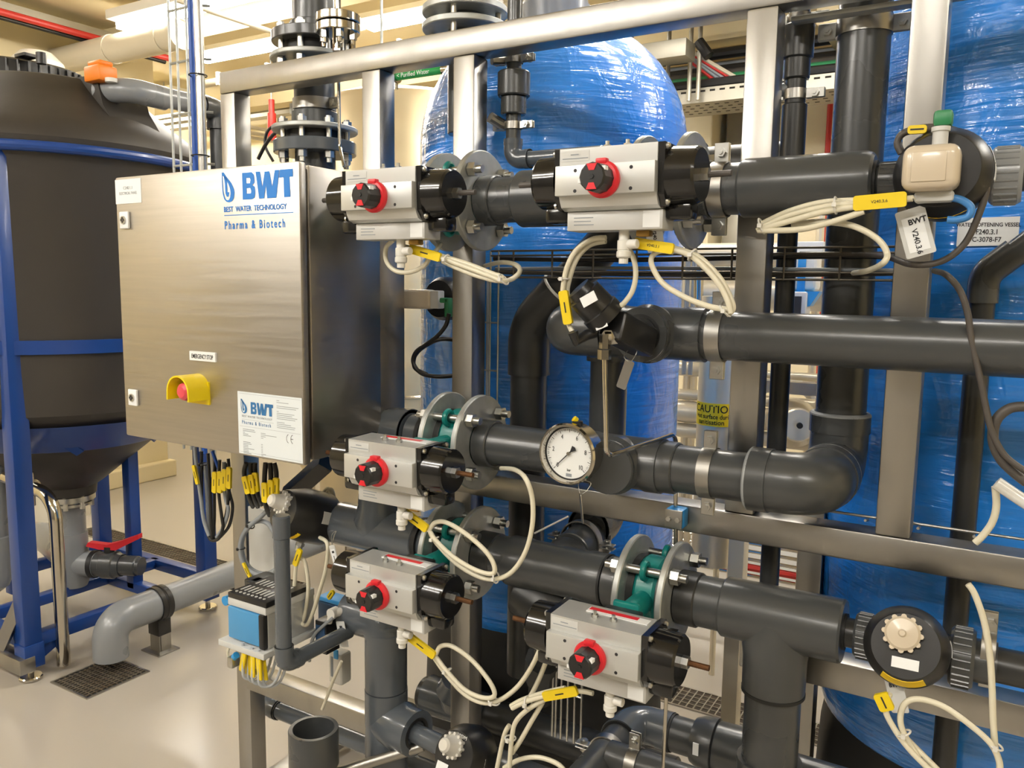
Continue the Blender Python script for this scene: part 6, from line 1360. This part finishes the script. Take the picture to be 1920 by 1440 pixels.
# green labelled pure water pipe
yw_ = 2.75; p = at(792, 137, Y=yw_); xa, xb = xat(744, 148, yw_), xat(834, 130, yw_)
t = thing('water_pipe', 'thin pipe with green label reading Purified Water under the top beam', 'pipe', (p.x, yw_, p.z))
b = B(); cyl(b, (xa-0.12, yw_, p.z), (xb+0.5, yw_, p.z), 0.013, n=20); obj('tube', b, 'polished', t)
for xx in (xa-0.08, xb+0.3):
    b = B(); cyl(b, (xx, yw_, p.z), (xx, yw_, CEIL), 0.006, n=10); obj('hanger_rod', b, 'zinc', t)
b = B(); cyl(b, (xa, yw_, p.z), (xb, yw_, p.z), 0.0155, n=24); obj('green_label', b, 'green_label', t)
text('< Purified Water', 0.026, (xa+0.012, yw_-0.0158, p.z-0.009), FU, FV, 'print_white', t, sx=0.93)
for px in (741, 838):
    q = at(px, 150 if px < 800 else 132, Y=yw_); b = B(); cyl(b, (q.x-0.015, yw_, p.z), (q.x+0.015, yw_, p.z), 0.026, n=20); cyl(b, (q.x, yw_, p.z-0.05), (q.x, yw_, p.z), 0.012, n=12); obj('tri_clamp', b, 'polished', t)
# cream steel storage tanks
def steel_tank(px, py, Y, r, label, bands=()):
    p = at(px, py, Y=Y); t = thing('storage_tank', label, 'tank', (p.x, Y, 0))
    b = B(); zc = p.z-0.10; lathe(b, (p.x, Y, 0), ZA, [(0.25, 0), (0.25, r*0.9), (0.30, r), (zc, r), (zc+0.035, r*0.96), (zc+0.07, r*0.75), (zc+0.095, r*0.4), (zc+0.10, 0)], 64); obj('shell', b, 'steel_tank', t)
    for z_ in bands:
        b = B(); torus(b, (p.x, Y, z_), ZA, r+0.001, 0.008, 64, 6); obj('weld_band', b, 'polished', t)
    for k in range(3):
        a = k*2*PI/3+0.3; b = B(); cyl(b, (p.x+r*0.8*math.cos(a), Y+r*0.8*math.sin(a), 0), (p.x+r*0.8*math.cos(a), Y+r*0.8*math.sin(a), 0.32), 0.03, n=12); obj('leg', b, 'polished', t)
    return t
steel_tank(760, 178, 3.45, 0.46, 'large cream steel storage tank left of the middle blue vessel', (1.95, 1.0))
steel_tank(622, 205, 4.2, 0.26, 'slim cream steel tank behind the tall flanged riser', (1.9,))
# cable tray on the back wall, seen between the blue vessels
yt_ = 4.55; q = at(1400, 182, Y=yt_)
t = thing('wall_cable_tray', 'perforated steel cable tray with cables between the two blue vessels', 'cable tray', (q.x, yt_, q.z))
b = B(); box(b, -2.2, 1.5, yt_, yt_+0.36, q.z-0.004, q.z); box(b, -2.2, 1.5, yt_-0.003, yt_, q.z-0.004, q.z+0.075); obj('tray', b, 'tray_zinc', t)
b = B(); xx = -2.1
while xx < 1.4:
    box(b, xx, xx+0.03, yt_-0.0045, yt_-0.002, q.z+0.052, q.z+0.062)
    for yy_ in (0.06, 0.13, 0.20, 0.27): box(b, xx+0.01, xx+0.034, yt_+yy_, yt_+yy_+0.012, q.z-0.0052, q.z-0.003)
    xx += 0.055
o = obj('slots', b, 'hole_shade', t); o['kind'] = 'stuff'  # dark boxes stand in for the shaded holes of the tray
for k, (dy, dz, rr, mm) in enumerate(((0.03, 0.10, 0.028, 'cable_black'), (0.09, 0.13, 0.03, 'green_plastic'), (0.16, 0.17, 0.03, 'cable_brown'), (0.22, 0.21, 0.032, 'cable_black'), (0.28, 0.25, 0.03, 'cable_grey'), (0.20, 0.30, 0.03, 'cable_black'))):
    b = B(); cyl(b, (-2.2, yt_+dy, q.z+dz), (1.5, yt_+dy, q.z+dz), rr, n=10); obj('cable', b, mm, t)
for k in range(5):
    b = B(); a = at(1270+6*k, 95, Y=4.5); c_ = at(1340+12*k, 150, Y=4.6); cyl(b, a, c_, 0.011, n=8); obj('drop_cable', b, ('red_paint', 'cable_grey', 'cable_grey', 'red_paint', 'insulation')[k], t)
for px in (1183, 1253, 1294, 1311):
    a = at(px, 120, Y=4.5); b = B(); cyl(b, (a.x, 4.5, q.z), (a.x, 4.5, CEIL), 0.013, n=8); obj('hanger_rod', b, 'tray_zinc', t)
b = B(); a = at(1225, 95, Y=4.3); box(b, a.x-0.25, a.x+0.2, 4.25, 4.4, a.z-0.06, a.z+0.03, 0.004); single('ceiling_box', b, 'tray_zinc', 'grey steel box under the ceiling right of the middle blue vessel dome', 'box')
b = B(); box(b, -0.9, 0.3, 4.3, 4.9, 2.82, 3.05, 0.01); single('ceiling_duct', b, 'ceiling_paint', 'cream duct under the ceiling right of the third post', 'duct')
b = B(); a = at(1430, 170, Y=4.3); tube(b, [at(1310, 78, Y=4.5), at(1330, 105, Y=4.5)], 0.03, 10); single('bent_cable', b, 'cable_black', 'thick black cable bend under the ceiling between the blue vessels', 'cable')
b = B(); a = at(1558, 190, Y=5.58); cyl(b, (a.x, 5.57, 0.6), (a.x, 5.57, a.z+0.05), 0.018, n=10); single('red_conduit', b, 'red_paint', 'thin red conduit running down the back wall between post three and riser', 'conduit')
b = B(); a = at(1385, 220, Y=5.5); box(b, a.x-0.06, a.x+0.06, 5.45, 5.6, 0, a.z+0.35, 0.004); single('wall_channel', b, 'tray_zinc', 'grey vertical channel on the back wall left of the third post', 'channel')
b = B(); a = at(1340, 220, Y=5.4); box(b, a.x-0.35, a.x+0.02, 5.3, 5.6, 0, a.z+0.25, 0.01); struct('wall_pier', b, 'block_paint')
# stainless process skid behind, seen between the blue vessels
t = thing('process_skid', 'polished stainless pipework between the two blue vessels', 'pipework', (-1.0, 3.3, 0.2))
ys = 3.25
for (pa, pb_, rr) in (((1270, 738), (1560, 738), 0.022), ((1270, 770), (1560, 772), 0.045), ((1270, 690), (1330, 690), 0.03), ((1270, 805), (1560, 812), 0.03), ((1270, 868), (1560, 880), 0.03), ((1270, 480), (1560, 478), 0.05), ((1270, 550), (1560, 548), 0.06), ((1440, 702), (1560, 704), 0.016)):
    a, c_ = at(*pa, Y=ys), at(*pb_, Y=ys); b = B(); cyl(b, a, (c_.x, ys, a.z), rr, n=18); obj('rail_pipe', b, 'steel_warm', t)
for px in (1292, 1305, 1392, 1470, 1528):
    a = at(px, 600, Y=ys+0.15); b = B(); cyl(b, (a.x, ys+0.15, 0.2), (a.x, ys+0.15, 2.0), 0.016, n=10); obj('upright_tube', b, 'steel_warm', t)
for px in (1284, 1288, 1296, 1300):
    a = at(px, 600, Y=ys-0.1); b = B(); cyl(b, (a.x, ys-0.1, 1.2), (a.x, ys-0.1, 1.75), 0.005, n=6); obj('thin_tube', b, 'cable_grey', t)
b = B(); tube(b, bend([at(1310, 500, Y=3.0), at(1310, 572, Y=3.0), at(1345, 574, Y=3.0)], 0.02), 0.018, 14); obj('bent_tube', b, 'polished', t)
a = at(1350, 585, Y=3.0); b = B(); lathe(b, a, V(0.2, -1, 0), [(0, 0), (0, 0.045), (0.05, 0.045), (0.06, 0.03), (0.06, 0)], 24); obj('pump_head', b, 'polished', t)
a = at(1492, 795, Y=3.1); b = B(); lathe(b, a+V(-0.06, 0.17, -0.02), V(0.4, -1, 0.1), [(0, 0), (0, 0.08), (0.05, 0.096), (0.12, 0.09), (0.16, 0.066), (0.19, 0.063), (0.195, 0.057), (0.195, 0)], 32); obj('motor_cap', b, 'steel_warm', t)
b = B(); cyl(b, a+V(0.018, -0.022, 0.0), a+V(0.022, -0.034, 0.0), 0.011, n=20); obj('cap_eye', b, 'rubber', t)
b = B(); torus(b, a+V(-0.09, 0.2, 0.0), V(0.3, -1, 0), 0.13, 0.022, 32, 10, 0.0, PI*1.1); obj('hose_arc', b, 'white_plastic', t)
a = at(1508, 515, Y=3.0); b = B(); box(b, a.x-0.06, a.x+0.05, 2.95, 3.05, a.z-0.06, a.z+0.075, 0.02, 3); obj('instrument_head', b, 'white_plastic', t)
b = B(); box(b, a.x-0.012, a.x+0.015, 2.944, 2.952, a.z-0.06, a.z+0.075, 0.003); obj('blue_stripe', b, 'sky_blue_plastic', t)
b = B(); a2 = at(1512, 546, Y=3.0); prism(b, [(-0.06, 0.0), (0.06, 0.0), (0.03, -0.05), (-0.05, -0.07)], (a2.x, 2.98, a2.z), FU, FV, 0.06); obj('blue_collar', b, 'sky_blue_plastic', t)
a = at(1494, 572, Y=2.9); b = B(); box(b, a.x-0.04, a.x+0.03, 2.9, 2.98, a.z-0.05, a.z+0.045, 0.006); obj('transmitter', b, 'cabinet_grey', t)
b = B(); box(b, a.x-0.036, a.x+0.015, 2.897, 2.902, a.z-0.03, a.z+0.03); obj('transmitter_screen', b, 'print_black', t)
a = at(1500, 470, Y=3.1); b = B(); box(b, a.x-0.05, a.x+0.09, 3.05, 3.2, a.z-0.035, a.z+0.03, 0.006); obj('junction_box', b, 'cabinet_grey', t)
b = B(); a = at(1525, 730, Y=3.1); box(b, a.x-0.3, a.x+0.4, 3.1, 3.16, a.z-0.025, a.z+0.02); obj('cross_beam', b, 'stainless', t)
# stainless column with the yellow caution label
yc = 2.72; a0_, a1_ = xat(1306, 775, yc), xat(1392, 775, yc); rc = (a1_-a0_)/2*0.93; xc_ = (a0_+a1_)/2
t = thing('heated_pipe', 'vertical stainless insulated pipe with a yellow CAUTION label', 'pipe', (xc_, yc, 0.6))
b = B(); cyl(b, (xc_, yc, 0.6), (xc_, yc, 1.52), rc, n=40); obj('cladding', b, 'steel_warm', t)
ha, hb = hit_cyl(1304, 775, xc_, yc, rc), hit_cyl(1368, 775, xc_, yc, rc); z1_, z0_ = hit_cyl(1340, 757, xc_, yc, rc).z, hit_cyl(1340, 800, xc_, yc, rc).z
am = math.atan2(ha.y-yc, ha.x-xc_)
n_ = 20; b = B(); rows = []; sp = 2.6
for i in range(n_+1):
    a = -PI/2-sp/2-0.35+sp*i/n_; rows.append([b.verts.new((xc_+(rc+k)*math.cos(a), yc+(rc+k)*math.sin(a), z_)) for k, z_ in ((0.0004, z0_), (0.0004, z1_), (0.0014, z1_), (0.0014, z0_))])
for i in range(n_):
    for j in range(4): b.faces.new((rows[i][j], rows[i+1][j], rows[i+1][(j+1) % 4], rows[i][(j+1) % 4]))
b.faces.new(rows[0]); b.faces.new(rows[-1][::-1]); obj('caution_label', b, 'yellow_label', t)
hgt = z1_-z0_
def wrap_text(s, size, z_, off=0.0, sx=1.0):
    o = text(s, size, (0, 0, 0), FU, FV, 'print_black', t, align='CENTER', bold=0.0003)
    for q_ in o.data.vertices:
        c_ = q_.co+t.location; a = -PI/2-0.35+off+c_.x*sx/rc; q_.co = V(xc_+(rc+0.0018)*math.cos(a), yc+(rc+0.0018)*math.sin(a), z_+c_.z)-t.location
wrap_text('CAUTION', hgt*0.46, z0_+hgt*0.60, 0.36, 0.95); wrap_text('Hot surface during', hgt*0.29, z0_+hgt*0.33, 0.36, 0.82); wrap_text('sanitisation', hgt*0.29, z0_+hgt*0.08, 0.24, 0.95)
# rear support post, far gauge and white cabinets behind the lower right
yp2 = 1.95; a = at(1515, 1090, Y=yp2); b = B(); box(b, a.x-0.028, a.x+0.028, yp2, yp2+0.055, 0, 1.13, 0.003); single('rear_post', b, 'stainless', 'dark square support post behind the fourth row tee', 'post')
a = at(1330, 1041, Y=3.0)
t = thing('pressure_gauge', 'small far pressure gauge with yellow ring under the middle beam', 'gauge', (a.x, 3.02, a.z-0.04))
gd = V(0.1, -1, 0.1).normalized(); g0 = V(a.x, 3.10, a.z); k_ = 1.2
b = B(); lathe(b, g0, gd, [(0, 0), (0, 0.03*k_), (0.01, 0.031*k_), (0.06, 0.031*k_), (0.062, 0.034*k_), (0.075, 0.034*k_), (0.078, 0.029*k_), (0.078, 0)], 32); obj('case', b, 'steel_warm', t)
b = B(); q = g0+gd*0.0785; cyl(b, q, q+gd*0.001, 0.028*k_, n=32); obj('dial', b, 'gauge_face', t)
b = B(); lathe(b, g0+gd*0.056, gd, [(0, 0.03*k_), (0, 0.0345*k_), (0.008, 0.0345*k_), (0.008, 0.03*k_)], 32); obj('yellow_ring', b, 'yellow_plastic', t)
b = B(); prism(b, [(-0.0014, -0.022), (0.0014, -0.022), (0.0008, 0.01), (-0.0008, 0.01)], q+gd*0.002, V(0.7, 0, -0.7), V(0.7, 0, 0.7), 0.0005); obj('needle', b, 'print_grey', t, smooth=0)
b = B(); cyl(b, g0-ZA*0.03, (a.x, 3.10, 0), 0.012, n=12); obj('stand_pipe', b, 'steel_warm', t)
b = B(); a = at(1376, 1070, Y=2.62); box(b, a.x-0.022, a.x+0.03, 2.62, 2.68, 0, 1.1, 0.003); single('rear_post', b, 'insulation', 'pale square post right of the small far gauge', 'post')
b = B(); a, c_ = at(1285, 1025, Y=4.3), at(1500, 1085, Y=4.3); box(b, a.x-0.2, c_.x+0.6, 4.3, 4.6, 0.0, 0.62, 0.01); single('white_cabinet', b, 'label_white', 'low white cabinet behind the small far gauge near the floor', 'cabinet')
b = B(); a = at(1330, 1018, Y=3.4)
t = thing('tube_rack', 'horizontal thin tubes behind the small far gauge', 'rack', (a.x, 3.4, a.z-0.2))
for k in range(5):
    b = B(); z_ = a.z+0.03-0.035*k; cyl(b, (a.x-0.6, 3.4, z_), (a.x+1.2, 3.4, z_), 0.008 if k != 3 else 0.016, n=8); obj('tube', b, 'polished' if k != 3 else 'red_paint', t)
